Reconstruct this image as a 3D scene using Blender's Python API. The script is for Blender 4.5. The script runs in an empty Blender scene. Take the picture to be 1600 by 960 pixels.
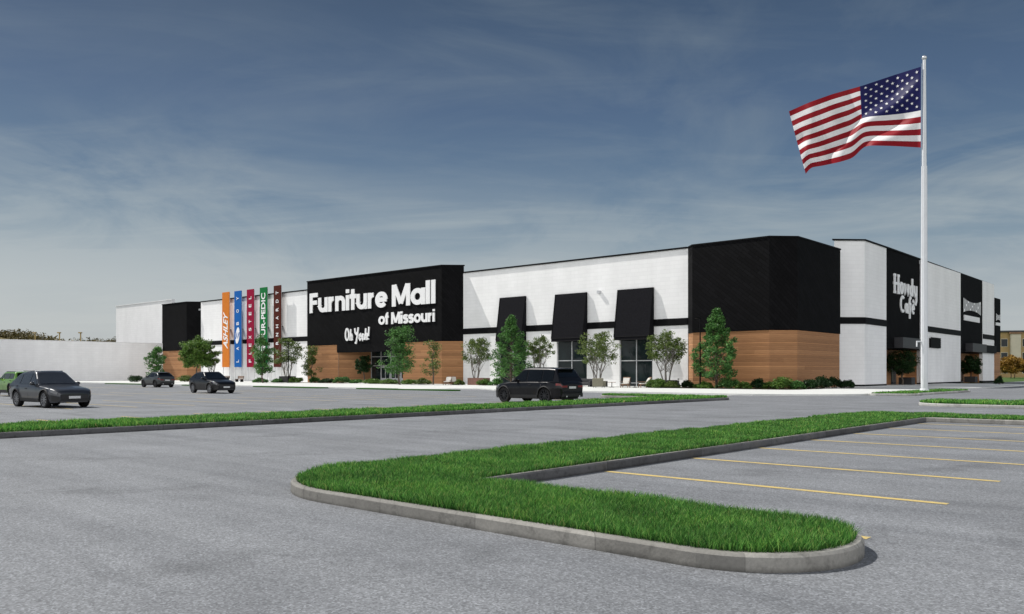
import bpy, math, random
import numpy as np
from mathutils import Vector, Matrix
random.seed(7); rng = np.random.default_rng(7)
R = math.radians
scene = bpy.context.scene
col = scene.collection
# ---------------------------------------------------------------- site frame
# a runs along the shop front (to the right), b runs away from the road into the plot
E1 = (0.7483, -0.6634); E2 = (0.6634, 0.7483)
TH = math.atan2(E1[1], E1[0])
EYE = 1.65; F = 1305.0; HZ = 582.0
def W(a, b, z=0.0): return Vector((E1[0]*a+E2[0]*b, E1[1]*a+E2[1]*b, z))
def AB(x, y): return (E1[0]*x+E1[1]*y, E2[0]*x+E2[1]*y)
def a_of(px, b):
    k = (px-800)/F
    return b*(E1[0]*k-E2[0])/(E1[0]+E2[0]*k)
def b_of(px, a):
    k = (px-800)/F
    return a*(-E2[0]*k-E1[0])/(E2[0]-E1[0]*k)
def zz(py, a, b): return EYE+(HZ-py)/F*W(a, b).y
# ---------------------------------------------------------------- helpers
def obj(name, me, mat=None, parent=None):
    o = bpy.data.objects.new(name, me); col.objects.link(o)
    if mat is not None:
        for m in (mat if isinstance(mat, (list, tuple)) else [mat]): me.materials.append(m)
    if parent is not None: o.parent = parent
    return o
def tag(o, label=None, cat=None, group=None, kind=None):
    if label: o['label'] = label
    if cat: o['category'] = cat
    if group: o['group'] = group
    if kind: o['kind'] = kind
    return o
def empty(name, loc, rz, label, cat, group=None):
    o = bpy.data.objects.new(name, None); col.objects.link(o)
    o.empty_display_size = 0.2
    o.location = loc; o.rotation_euler = (0, 0, rz)
    return tag(o, label, cat, group)
def kids(o): return [c for c in col.objects if c.parent is o]
def copy_tree(o, parent=None):
    c = o.copy(); col.objects.link(c)
    if parent is not None: c.parent = parent
    for ch in kids(o): copy_tree(ch, c)
    return c
class MB:
    def __init__(s): s.v = []; s.f = []; s.m = []
    def add(s, vs, fs, mi=0):
        n = len(s.v); s.v += [tuple(p) for p in vs]
        for f in fs: s.f.append([i+n for i in f]); s.m.append(mi)
    def box(s, x0, x1, y0, y1, z0, z1, mi=0):
        vs = [(x, y, z) for z in (z0, z1) for y in (y0, y1) for x in (x0, x1)]
        s.add(vs, [(0, 2, 3, 1), (4, 5, 7, 6), (0, 1, 5, 4), (2, 6, 7, 3), (0, 4, 6, 2), (1, 3, 7, 5)], mi); return s
    def prism(s, poly, z0, z1, mi=0):
        n = len(poly)
        vs = [(p[0], p[1], z0) for p in poly]+[(p[0], p[1], z1) for p in poly]
        fs = [tuple(range(n-1, -1, -1)), tuple(range(n, 2*n))]
        fs += [(i, (i+1) % n, n+(i+1) % n, n+i) for i in range(n)]
        s.add(vs, fs, mi); return s
    def extr(s, poly, y0, y1, mi=0):           # poly in (x,z), extruded along y
        n = len(poly)
        vs = [(p[0], y0, p[1]) for p in poly]+[(p[0], y1, p[1]) for p in poly]
        fs = [tuple(range(n)), tuple(range(2*n-1, n-1, -1))]
        fs += [((i+1) % n, i, n+i, n+(i+1) % n) for i in range(n)]
        s.add(vs, fs, mi); return s
    def tube(s, p0, p1, r0, r1, n=8, mi=0, caps=True):
        p0 = Vector(p0); p1 = Vector(p1); d = (p1-p0).normalized()
        u = d.orthogonal().normalized(); w = d.cross(u)
        vs = []
        for p, r in ((p0, r0), (p1, r1)):
            for i in range(n):
                t = 2*math.pi*i/n; vs.append(p+(u*math.cos(t)+w*math.sin(t))*r)
        fs = [(i, (i+1) % n, n+(i+1) % n, n+i) for i in range(n)]
        if caps: fs += [tuple(range(n-1, -1, -1)), tuple(range(n, 2*n))]
        s.add(vs, fs, mi); return s
    def lathe(s, prof, n=24, axis='z', c=(0, 0, 0), mi=0):   # prof: (r, h)
        vs = []; fs = []
        for r, h in prof:
            for i in range(n):
                t = 2*math.pi*i/n
                p = (r*math.cos(t), r*math.sin(t), h) if axis == 'z' else (r*math.cos(t), h, r*math.sin(t))
                vs.append((p[0]+c[0], p[1]+c[1], p[2]+c[2]))
        for j in range(len(prof)-1):
            for i in range(n):
                q = (j*n+i, j*n+(i+1) % n, (j+1)*n+(i+1) % n, (j+1)*n+i)
                fs.append(q if axis == 'z' else q[::-1])
        s.add(vs, fs, mi); return s
    def grid(s, P, mi=0):                      # P[i][j] points
        n = len(P[0]); vs = [p for row in P for p in row]
        fs = [(i*n+j, i*n+j+1, (i+1)*n+j+1, (i+1)*n+j) for i in range(len(P)-1) for j in range(n-1)]
        s.add(vs, fs, mi); return s
    def mesh(s, name, smooth=False, angle=None):
        me = bpy.data.meshes.new(name); me.from_pydata(s.v, [], s.f)
        me.polygons.foreach_set('material_index', s.m)
        me.validate()
        if smooth:
            me.polygons.foreach_set('use_smooth', [True]*len(me.polygons))
            if angle: me.set_sharp_from_angle(angle=R(angle))
        me.update(); return me
    def build(s, name, mat, parent=None, smooth=False, angle=None):
        return obj(name, s.mesh(name, smooth, angle), mat, parent)
def bevel(o, w=0.02, seg=2):
    m = o.modifiers.new('edge', 'BEVEL'); m.width = w; m.segments = seg; m.limit_method = 'ANGLE'; m.angle_limit = R(40)
    return o
def round_poly(pts, n=10):
    out = []; N = len(pts)
    for i in range(N):
        p = Vector(pts[i][:2]); r = pts[i][2]
        if r <= 0: out.append((p.x, p.y)); continue
        q0 = Vector(pts[i-1][:2]); q1 = Vector(pts[(i+1) % N][:2])
        d0 = (q0-p).normalized(); d1 = (q1-p).normalized()
        s = p+d0*r; e = p+d1*r; c = p+d0*r+d1*r
        a0 = math.atan2(s.y-c.y, s.x-c.x); a1 = math.atan2(e.y-c.y, e.x-c.x)
        da = (a1-a0+math.pi) % (2*math.pi)-math.pi
        for k in range(n+1):
            t = a0+da*k/n; out.append((c.x+r*math.cos(t), c.y+r*math.sin(t)))
    return out
def inset(poly, d):
    N = len(poly); out = []
    for i in range(N):
        p = Vector(poly[i]); q0 = Vector(poly[i-1]); q1 = Vector(poly[(i+1) % N])
        e0 = (p-q0).normalized(); e1 = (q1-p).normalized()
        n0 = Vector((-e0.y, e0.x)); n1 = Vector((-e1.y, e1.x))
        m = (n0+n1); L = m.length
        m = n0 if L < 1e-6 else m/L
        k = d/max(0.35, m.dot(n0)); out.append((p.x+m.x*k, p.y+m.y*k))
    return out
# ---------------------------------------------------------------- materials
def lin(*c): return tuple(((x/255)/12.92 if x/255 <= .04045 else ((x/255+.055)/1.055)**2.4) for x in c)+(1,)
class NT:
    def __init__(s, name):
        s.m = bpy.data.materials.new(name); s.m.use_nodes = True
        s.t = s.m.node_tree; s.b = s.t.nodes['Principled BSDF']
    def n(s, typ, **kw):
        nd = s.t.nodes.new(typ)
        for k, v in kw.items():
            if k.startswith('i_'):
                key = k[2:]; key = int(key) if key.isdigit() else key.replace('_', ' ')
                nd.inputs[key].default_value = v
            else: setattr(nd, k, v)
        return nd
    def l(s, a, b): s.t.links.new(a, b)
    def mix(s, fac, c1, c2, blend='MIX'):
        nd = s.n('ShaderNodeMix', data_type='RGBA', blend_type=blend)
        for i, x in ((0, fac), (6, c1), (7, c2)):
            if hasattr(x, 'links'): s.l(x, nd.inputs[i])
            else: nd.inputs[i].default_value = x
        return nd.outputs[2]
    def math(s, op, a, b=0.0, c=None):
        nd = s.n('ShaderNodeMath', operation=op)
        for i, x in enumerate((a, b) if c is None else (a, b, c)):
            if hasattr(x, 'links'): s.l(x, nd.inputs[i])
            else: nd.inputs[i].default_value = x
        return nd.outputs[0]
    def ramp(s, fac, stops):
        nd = s.n('ShaderNodeValToRGB'); e = nd.color_ramp.elements
        while len(e) < len(stops): e.new(0.5)
        for i, (p, c) in enumerate(stops):
            e[i].position = p; e[i].color = c if len(c) == 4 else tuple(c)+(1,)
        s.l(fac, nd.inputs[0]); return nd.outputs[0]
    def noise(s, vec, scale, detail=4, rough=.55, dist=0.0):
        nd = s.n('ShaderNodeTexNoise'); nd.inputs['Scale'].default_value = scale
        nd.inputs['Detail'].default_value = detail; nd.inputs['Roughness'].default_value = rough
        nd.inputs['Distortion'].default_value = dist
        if vec is not None: s.l(vec, nd.inputs['Vector'])
        return nd.outputs['Fac']
    def mapping(s, vec, scale=(1, 1, 1), rot=(0, 0, 0), loc=(0, 0, 0)):
        nd = s.n('ShaderNodeMapping'); nd.inputs['Scale'].default_value = scale
        nd.inputs['Rotation'].default_value = rot; nd.inputs['Location'].default_value = loc
        s.l(vec, nd.inputs[0]); return nd.outputs[0]
    def objco(s): return s.n('ShaderNodeTexCoord').outputs['Object']
    def bump(s, h, strength=.3, dist=.02):
        nd = s.n('ShaderNodeBump'); nd.inputs['Strength'].default_value = strength; nd.inputs['Distance'].default_value = dist
        s.l(h, nd.inputs['Height']); s.l(nd.outputs[0], s.b.inputs['Normal'])
    def set(s, color=None, rough=None, metal=None, spec=None):
        for key, x in (('Base Color', color), ('Roughness', rough), ('Metallic', metal), ('Specular IOR Level', spec)):
            if x is None: continue
            if hasattr(x, 'links'): s.l(x, s.b.inputs[key])
            else: s.b.inputs[key].default_value = x
        return s.m
G1 = lambda v: (v, v, v, 1)
def simple(name, c, rough=.6, metal=0, spec=.5, var=.12, scale=3.0):
    t = NT(name); f = t.noise(t.objco(), scale, 3)
    c = tuple(c[:3])
    col_ = t.ramp(f, [(.3, tuple(x*(1-var) for x in c)), (.7, tuple(x*(1+var) for x in c))])
    return t.set(col_, rough, metal, spec)
def m_asphalt():
    t = NT('asphalt'); co = t.objco()
    vf = t.n('ShaderNodeTexVoronoi'); vf.inputs['Scale'].default_value = 62; t.l(co, vf.inputs['Vector']); vs = t.n('ShaderNodeSeparateColor'); t.l(vf.outputs['Color'], vs.inputs[0])
    fine = t.math('ADD', t.math('MULTIPLY', vs.outputs[0], .75), t.math('MULTIPLY', t.noise(co, 30, 3, .7), .25)); mid = t.noise(co, 9, 4, .6); big = t.noise(t.mapping(co, (1, 1, 1), (0, 0, TH)), .35, 4, .6, .4)
    streak = t.noise(t.mapping(co, (.13, 1.4, 1), (0, 0, -TH)), .9, 4, .6, .3)
    c = t.ramp(fine, [(.12, G1(.105)), (.35, G1(.18)), (.68, G1(.245)), (.88, (.385, .387, .39, 1))])
    c = t.mix(.30, c, t.ramp(mid, [(.3, (.16, .162, .165, 1)), (.7, (.235, .237, .24, 1))]))
    c = t.mix(.6, c, t.ramp(big, [(.28, G1(.68)), (.72, G1(1.14))]), 'MULTIPLY')
    c = t.mix(.6, c, t.ramp(streak, [(.3, (.66, .665, .68, 1)), (.58, (1.08, 1.08, 1.08, 1))]), 'MULTIPLY')
    vor = t.n('ShaderNodeTexVoronoi', feature='DISTANCE_TO_EDGE'); vor.inputs['Scale'].default_value = .11
    t.l(t.mapping(co, (1, 1, 1), (0, 0, .6)), vor.inputs['Vector'])
    d = t.math('ADD', vor.outputs['Distance'], t.math('MULTIPLY', t.noise(co, 2.2, 3), .012))
    crack = t.ramp(d, [(.0065, G1(.62)), (.011, G1(1))])
    stain = t.ramp(t.noise(co, .8, 3, .5), [(.66, G1(1)), (.80, G1(.88))])
    c = t.mix(1.0, c, stain, 'MULTIPLY')
    wv = t.n('ShaderNodeTexWave', wave_type='BANDS'); t.l(t.mapping(co, (1, 1, 1), (0, 0, R(37))), wv.inputs['Vector'])
    wv.inputs['Scale'].default_value = .062; wv.inputs['Distortion'].default_value = 5.5; wv.inputs['Detail'].default_value = 2.5; wv.inputs['Detail Scale'].default_value = .35
    scuff = t.ramp(wv.outputs['Fac'], [(.86, G1(1)), (.965, G1(.70))])
    msk = t.ramp(t.noise(t.mapping(co, (1, 1, 1), (0, 0, 1.1)), .55, 5, .7), [(.48, G1(0)), (.66, G1(1))])
    c = t.mix(msk, c, t.mix(1.0, c, scuff, 'MULTIPLY'))
    drip = t.ramp(t.noise(co, 1.9, 2, .4), [(.74, G1(1)), (.78, G1(.75))])
    c = t.mix(1.0, c, drip, 'MULTIPLY')
    tint = t.mix(1.0, c, (.97, 1.01, 1.07, 1), 'MULTIPLY')
    t.bump(t.math('ADD', t.math('MULTIPLY', fine, .5), t.math('MULTIPLY', mid, .4)), .35, .01)
    return t.set(tint, .82, 0, .3)
def m_concrete(name, base, seg=0.0, dirt=.25):
    t = NT(name); co = t.objco()
    f = t.noise(co, 1.4, 5, .6); g = t.noise(co, 35, 2)
    lo = tuple(x*(1-dirt) for x in base); hi = tuple(x*(1+dirt*.5) for x in base)
    c = t.ramp(f, [(.3, lo), (.7, hi)])
    c = t.mix(.35, c, t.ramp(g, [(.3, lo), (.7, hi)]))
    if seg:
        sep = t.n('ShaderNodeSeparateXYZ'); t.l(co, sep.inputs[0])
        s_ = t.math('ADD', sep.outputs[0], t.math('MULTIPLY', sep.outputs[1], .97))
        wn = t.n('ShaderNodeTexWhiteNoise', noise_dimensions='1D'); t.l(t.math('FLOOR', t.math('MULTIPLY', s_, 1/seg)), wn.inputs['W'])
        c = t.mix(1.0, c, t.ramp(wn.outputs['Value'], [(0, G1(.78)), (1, G1(1.2))]), 'MULTIPLY')
        fr = t.math('FRACT', t.math('MULTIPLY', s_, 1/seg))
        c = t.mix(1.0, c, t.ramp(fr, [(.0, G1(.55)), (.012, G1(1))]), 'MULTIPLY')
    if seg:
        zg = t.math('ADD', sep.outputs[2], t.math('MULTIPLY', t.math('SUBTRACT', f, .5), .09))
        c = t.mix(1.0, c, t.ramp(zg, [(0, G1(.5)), (.045, G1(.95)), (.11, G1(1)), (.15, G1(1.12))]), 'MULTIPLY')
        c = t.mix(1.0, c, t.ramp(t.noise(co, 6, 4, .7), [(.33, G1(.68)), (.48, G1(1))]), 'MULTIPLY')
    t.bump(g, .25, .012)
    return t.set(c, .85, 0, .25)
def m_wall(name, base, row, length, contrast, rough=.7, bumpy=.25, diag=False, spec=.3):
    t = NT(name); co = t.objco(); sep = t.n('ShaderNodeSeparateXYZ'); t.l(co, sep.inputs[0])
    u = t.math('ADD', sep.outputs[0], t.math('MULTIPLY', sep.outputs[1], .9))
    cb = t.n('ShaderNodeCombineXYZ'); t.l(u, cb.inputs[0]); t.l(sep.outputs[2], cb.inputs[1])
    v = cb.outputs[0]
    if diag: v = t.mapping(v, (1, 1, 1), (0, 0, R(38)))
    br = t.n('ShaderNodeTexBrick'); t.l(v, br.inputs['Vector'])
    br.inputs['Scale'].default_value = 1; br.inputs['Brick Width'].default_value = length; br.inputs['Row Height'].default_value = row
    br.inputs['Mortar Size'].default_value = row*.07; br.inputs['Mortar Smooth'].default_value = .3
    br.inputs['Color1'].default_value = tuple(x*(1+contrast*.35) for x in base)+(1,)
    br.inputs['Color2'].default_value = tuple(x*(1-contrast*.35) for x in base)+(1,)
    br.inputs['Mortar'].default_value = tuple(x*(1-contrast) for x in base)+(1,)
    wash = t.ramp(t.noise(t.mapping(co, (1, 1, .25)), .5, 4), [(.3, G1(.93)), (.7, G1(1.03))])
    c = t.mix(1.0, br.outputs['Color'], wash, 'MULTIPLY')
    t.bump(t.math('SUBTRACT', 1.0, br.outputs['Fac']), bumpy, .02)
    return t.set(c, rough, 0, spec)
def m_wood():
    t = NT('wood cladding'); co = t.objco(); sep = t.n('ShaderNodeSeparateXYZ'); t.l(co, sep.inputs[0])
    row = t.math('MULTIPLY', sep.outputs[2], 1/.38)
    u = t.math('ADD', sep.outputs[0], t.math('MULTIPLY', sep.outputs[1], .9))
    wn = t.n('ShaderNodeTexWhiteNoise', noise_dimensions='2D')
    cb = t.n('ShaderNodeCombineXYZ'); t.l(t.math('FLOOR', row), cb.inputs[0]); t.l(t.math('FLOOR', t.math('MULTIPLY', t.math('ADD', u, t.math('MULTIPLY', t.math('FLOOR', row), 1.7)), .045)), cb.inputs[1])
    t.l(cb.outputs[0], wn.inputs['Vector'])
    g2 = t.n('ShaderNodeCombineXYZ'); t.l(t.math('MULTIPLY', u, .5), g2.inputs[0]); t.l(t.math('MULTIPLY', sep.outputs[2], 9), g2.inputs[1]); t.l(wn.outputs['Value'], g2.inputs[2])
    gr = t.noise(g2.outputs[0], 2.0, 5, .6)
    c = t.ramp(wn.outputs['Value'], [(0, (.23, .108, .046)), (.5, (.33, .16, .070)), (1, (.42, .215, .098))])
    c = t.mix(.38, c, t.ramp(gr, [(.3, (.205, .094, .039)), (.7, (.43, .222, .10))]))
    fr = t.math('FRACT', row)
    c = t.mix(1.0, c, t.ramp(fr, [(0, G1(.35)), (.10, G1(1)), (.86, G1(1)), (.93, G1(1.35))]), 'MULTIPLY')
    big = t.math('FRACT', t.math('MULTIPLY', sep.outputs[2], 1/1.14))
    c = t.mix(1.0, c, t.ramp(big, [(0, G1(.6)), (.035, G1(1)), (.93, G1(1)), (.97, (1.35, 1.33, 1.3, 1))]), 'MULTIPLY')
    t.bump(t.ramp(fr, [(0, G1(0)), (.08, G1(1))]), .4, .02)
    return t.set(c, .6, 0, .3)
def m_leaf(name, c0, c1, trans=.25):
    t = NT(name); g = t.n('ShaderNodeNewGeometry')
    c = t.ramp(g.outputs['Random Per Island'], [(0, c0), (1, c1)])
    n = t.ramp(t.noise(t.objco(), .9, 2), [(.3, G1(.7)), (.7, G1(1.25))])
    c = t.mix(1.0, c, n, 'MULTIPLY')
    t.set(c, .55, 0, .3)
    tr = t.n('ShaderNodeBsdfTranslucent'); t.l(c, tr.inputs[0])
    mx = t.n('ShaderNodeMixShader'); mx.inputs[0].default_value = trans
    out = t.t.nodes['Material Output']
    t.l(t.b.outputs[0], mx.inputs[1]); t.l(tr.outputs[0], mx.inputs[2]); t.l(mx.outputs[0], out.inputs[0])
    return t.m
def m_grass():
    t = NT('grass blades'); g = t.n('ShaderNodeNewGeometry'); co = t.objco()
    c = t.ramp(g.outputs['Random Per Island'], [(0, (.018, .062, .010)), (.4, (.050, .185, .032)), (.78, (.135, .36, .066)), (.96, (.26, .44, .11)), (1, (.32, .29, .12))])
    n = t.ramp(t.noise(co, 1.1, 4, .65), [(.28, (.62, .64, .62, 1)), (.5, G1(1)), (.72, (1.3, 1.15, 1.05, 1))])
    c = t.mix(1.0, c, n, 'MULTIPLY')
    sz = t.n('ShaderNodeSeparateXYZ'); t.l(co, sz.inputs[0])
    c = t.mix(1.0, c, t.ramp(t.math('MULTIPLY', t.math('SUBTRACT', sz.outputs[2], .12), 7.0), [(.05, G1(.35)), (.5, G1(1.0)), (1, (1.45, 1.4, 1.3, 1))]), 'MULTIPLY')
    t.set(c, .6, 0, .25)
    tr = t.n('ShaderNodeBsdfTranslucent'); t.l(c, tr.inputs[0])
    mx = t.n('ShaderNodeMixShader'); mx.inputs[0].default_value = .3
    t.l(t.b.outputs[0], mx.inputs[1]); t.l(tr.outputs[0], mx.inputs[2]); t.l(mx.outputs[0], t.t.nodes['Material Output'].inputs[0])
    return t.m
def m_turf(name, c0, c1, scale=14):
    t = NT(name); co = t.objco()
    f = t.noise(co, scale, 4, .7); g = t.noise(co, .4, 3)
    c = t.mix(.5, t.ramp(f, [(.3, c0), (.7, c1)]), t.ramp(g, [(.3, c0), (.7, c1)]))
    t.bump(f, .5, .04); return t.set(c, .9, 0, .15)
def m_paint(name, c, rough=.28, metal=.0, coat=.6, spec=.2):
    t = NT(name); f = t.noise(t.objco(), 2.5, 3)
    c = tuple(c[:3])
    t.set(t.ramp(f, [(.3, tuple(x*.9 for x in c)), (.7, tuple(x*1.1 for x in c))]), rough, metal, spec)
    t.b.inputs['Coat Weight'].default_value = coat; t.b.inputs['Coat Roughness'].default_value = .03
    return t.m
def m_glass(name, c, rough=.04, spec=.3):
    t = NT(name); f = t.noise(t.objco(), .6, 3)
    t.bump(f, .04, .02)
    return t.set(t.ramp(f, [(.3, tuple(x*.7 for x in c[:3])), (.7, tuple(x*1.2 for x in c[:3]))]), rough, 0, spec)
M = {}
M['asphalt'] = m_asphalt()
M['kerb'] = m_concrete('kerb concrete', (.27, .262, .243), 1.55, .3)
M['kerb_shaded'] = m_concrete('kerb concrete with painted shade', (.12, .12, .124), 3.1, .3)  # shade on kerb faces turned from the sun, put into the colour
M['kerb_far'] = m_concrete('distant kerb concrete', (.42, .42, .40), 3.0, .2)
M['plaza'] = m_concrete('pale paving concrete', (.66, .67, .65), 0, .13)
M['white'] = m_wall('white painted block', (.88, .88, .885), .42, 1.1, .055, .65, .10)
M['white_smooth'] = simple('white render', (.82, .825, .83), .6, var=.03, scale=.6)
M['black_tile'] = m_wall('black herringbone tile', (.0060, .0060, .0068), .34, 1.3, .7, .75, .4, True, .06)
M['black'] = simple('black painted metal', (.005, .005, .006), .6, spec=.08, var=.2)
M['awning'] = simple('black awning fabric', (.011, .011, .0135), .9, spec=.06, var=.2, scale=6)
M['charcoal'] = simple('charcoal metal', (.030, .030, .034), .5, var=.15)
M['wood'] = m_wood()
M['glass'] = m_glass('dark window glass', (.012, .02, .022))
M['alu'] = simple('brushed aluminium', (.58, .59, .61), .4, .25, var=.06)
M['sign'] = simple('white sign letters', (.86, .86, .87), .45, var=.02)
M['yellow'] = None
M['grass'] = m_grass()
M['turf'] = m_turf('lawn turf', (.02, .075, .012), (.045, .13, .022))
M['soil'] = m_turf('planting soil', (.03, .022, .015), (.06, .045, .03), 6)
M['bark'] = simple('grey bark', (.11, .085, .065), .9, var=.35, scale=8)
M['bark_pale'] = simple('pale bark', (.17, .155, .14), .9, var=.35, scale=8)
M['leaf_green'] = m_leaf('mid green leaves', (.026, .095, .024), (.13, .29, .072))
M['leaf_olive'] = m_leaf('olive leaves', (.05, .095, .02), (.18, .24, .06))
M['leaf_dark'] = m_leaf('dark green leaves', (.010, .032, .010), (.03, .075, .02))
M['leaf_bright'] = m_leaf('bright green leaves', (.045, .125, .020), (.16, .26, .05))
M['leaf_autumn'] = m_leaf('autumn leaves', (.17, .09, .016), (.40, .24, .045))
M['tyre'] = simple('tyre rubber', (.012, .012, .013), .85, spec=.2)
M['rim_dark'] = simple('dark alloy', (.035, .036, .04), .35, .6)
M['rim_grey'] = simple('grey alloy', (.22, .225, .24), .35, .7)
M['car_glass'] = m_glass('car glass', (.004, .005, .006), .03, .5)
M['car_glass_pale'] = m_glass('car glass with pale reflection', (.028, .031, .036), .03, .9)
M['trim'] = simple('black plastic trim', (.012, .012, .013), .6)
M['plate'] = simple('number plate', (.62, .63, .64), .5, var=.15, scale=14)
M['lamp_red'] = simple('red lens', (.17, .010, .010), .25)
M['lamp_clear'] = simple('headlight lens', (.11, .115, .125), .08)
M['p_black'] = m_paint('black car paint', (.004, .0038, .005), .3, 0, .4, .2)
M['p_grey'] = m_paint('dark grey car paint', (.034, .037, .044), .3, .3, .6, .4)
M['p_mid'] = m_paint('mid grey car paint', (.05, .055, .056), .35, .2, .4, .3)
M['p_green'] = m_paint('green car paint', (.10, .23, .025), .3, .1, .5, .3)
M['pole'] = simple('white painted steel', (.68, .70, .73), .35, var=.03)
M['gold'] = simple('pale metal ball', (.6, .61, .62), .25, .6)
M['timber'] = simple('brown timber slats', (.22, .12, .065), .7, var=.3, scale=9)
M['cushion'] = simple('pale cushion fabric', (.62, .60, .56), .9, var=.06, scale=9)
M['beige'] = simple('beige woven fabric', (.20, .19, .14), .9, var=.15, scale=12)
M['planter'] = simple('dark planter', (.022, .022, .024), .6, var=.2)
M['brick'] = simple('brown brick', (.19, .10, .075), .9, var=.2, scale=7)
M['tan'] = simple('tan stucco', (.38, .265, .12), .85, var=.12, scale=.5)
M['cream'] = simple('cream panel', (.55, .50, .40), .8, var=.08, scale=.5)
M['hill'] = m_turf('dry hillside', (.10, .085, .03), (.17, .135, .05), .05)
M['field'] = m_turf('far meadow', (.045, .09, .025), (.09, .14, .04), .08)
def m_yellow():
    t = NT('worn yellow paint'); co = t.objco()
    f = t.noise(co, 24, 3, .7); g = t.noise(co, 2.0, 4, .6)
    w = t.ramp(t.math('ADD', t.math('MULTIPLY', f, .6), t.math('MULTIPLY', g, .5)), [(.44, G1(0)), (.56, G1(1))])
    return t.set(t.mix(w, (.38, .33, .20, 1), (.62, .465, .165, 1)), .75, 0, .3)
M['yellow'] = m_yellow()
M['white_paint'] = simple('white road paint', (.6, .6, .58), .7, var=.15, scale=6)
# ---------------------------------------------------------------- camera, sun, sky
cam = bpy.data.cameras.new('camera'); cam.sensor_width = 36; cam.lens = F/1600*36; cam.shift_y = (HZ-480)/1600
cam.clip_end = 6000; cam.clip_start = .1
co_ = bpy.data.objects.new('camera', cam); col.objects.link(co_); co_.location = (0, 0, EYE); co_.rotation_euler = (R(90), 0, 0)
scene.camera = co_
S = Vector((E1[0]*-.82+E2[0]*-.24, E1[1]*-.82+E2[1]*-.24, 1.0)).normalized()
sun = bpy.data.lights.new('sun', 'SUN'); sun.energy = 4.6; sun.angle = R(.5); sun.color = (1.0, .965, .91)
so = bpy.data.objects.new('sun', sun); col.objects.link(so); so.rotation_euler = (-S).to_track_quat('-Z', 'Y').to_euler(); so.location = (0, 0, 60)
world = bpy.data.worlds.new('World'); scene.world = world; world.use_nodes = True
class WT(NT):
    def __init__(s): s.t = world.node_tree; s.b = None
w = WT(); bg = world.node_tree.nodes['Background']
sky = w.n('ShaderNodeTexSky', sky_type='NISHITA', sun_disc=False, sun_elevation=math.asin(S.z), sun_rotation=math.atan2(S.x, S.y))
sky.air_density = 1.0; sky.dust_density = 1.5; sky.ozone_density = 1.5
d = w.n('ShaderNodeTexCoord').outputs['Generated']
sep = w.n('ShaderNodeSeparateXYZ'); w.l(d, sep.inputs[0])
zc = w.math('MAXIMUM', sep.outputs[2], 0.0)
C10 = lambda *c, k=10: tuple(x*k for x in lin(*c)[:3])+(1,)
grad = w.ramp(zc, [(0, lin(186, 191, 193)), (.08, lin(170, 179, 184)), (.145, lin(126, 147, 163)), (.215, lin(90, 117, 144)), (.30, lin(72, 97, 128)), (.42, lin(52, 75, 102)), (1, lin(40, 62, 94))])
zi = w.math('DIVIDE', 1.0, w.math('ADD', zc, .10))
cb = w.n('ShaderNodeCombineXYZ'); w.l(w.math('MULTIPLY', sep.outputs[0], zi), cb.inputs[0]); w.l(w.math('MULTIPLY', sep.outputs[1], zi), cb.inputs[1])
pl = cb.outputs[0]
n1 = w.noise(w.mapping(d, (1.7, 1.7, 5.2), (R(4), R(-7), 0), (2.4, .7, .3)), 1.9, 9, .60, .9)
n2 = w.noise(w.mapping(d, (1.1, 1.1, 3.0), (0, R(9), 0), (5.3, 2.2, 1)), 1.6, 5, .5, .4)
n3 = w.noise(w.mapping(pl, (.55, 1.5, 1), (0, 0, R(-28)), (1.3, 5.2, 0)), 1.1, 9, .64, 1.4)
c1 = w.ramp(n1, [(.42, G1(0)), (.68, G1(1))]); c2 = w.ramp(n2, [(.38, G1(0)), (.62, G1(1))]); c3 = w.ramp(n3, [(.48, G1(0)), (.74, G1(1))])
cl = w.math('ADD', w.math('MULTIPLY', c1, w.math('ADD', w.math('MULTIPLY', c2, .75), .2)), w.math('MULTIPLY', c3, .42))
low = w.math('MULTIPLY', w.ramp(zc, [(.03, G1(.25)), (.11, G1(.85)), (.17, G1(.5)), (.24, G1(0))]), w.ramp(n1, [(.30, G1(0)), (.52, G1(1))]))
low = w.math('MULTIPLY', low, w.ramp(w.math('ADD', w.math('MULTIPLY', sep.outputs[0], .5), .5), [(.50, G1(1)), (.70, G1(.3))]))
cl = w.math('MINIMUM', w.math('ADD', cl, low), 1.0)
ccol = w.ramp(zc, [(0, lin(198, 201, 200)), (.10, lin(186, 192, 193)), (.18, lin(168, 178, 181)), (.27, lin(124, 139, 152)), (.42, lin(92, 108, 124)), (1, lin(100, 116, 132))])
cam_sky = w.mix(w.math('MULTIPLY', cl, .7), grad, ccol)
# unseen bright cloud added to the sky behind the viewer as fill for the shop front
yb = w.math('MULTIPLY', sep.outputs[1], -1.0)
back = w.ramp(yb, [(.05, G1(0)), (.55, G1(1))])
back_fill = w.ramp(zc, [(0, G1(1.25)), (.45, G1(1.75)), (.8, G1(.5)), (1, G1(.2))])
back_fill = w.mix(1.0, back_fill, w.ramp(n2, [(.3, G1(.75)), (.65, G1(1.15))]), 'MULTIPLY')
full = w.mix(back, cam_sky, back_fill)
ten = w.mix(1.0, full, (10, 10, 10, 1), 'MULTIPLY')
hs = w.n('ShaderNodeHueSaturation'); hs.inputs['Saturation'].default_value = .7; w.l(sky.outputs[0], hs.inputs['Color'])
w.l(w.mix(.9, hs.outputs[0], ten), bg.inputs[0]); bg.inputs[1].default_value = .1
scene.view_settings.view_transform = 'Standard'; scene.view_settings.look = 'None'; scene.view_settings.exposure = 0
scene.cycles.max_bounces = 8; scene.cycles.use_denoising = True
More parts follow.
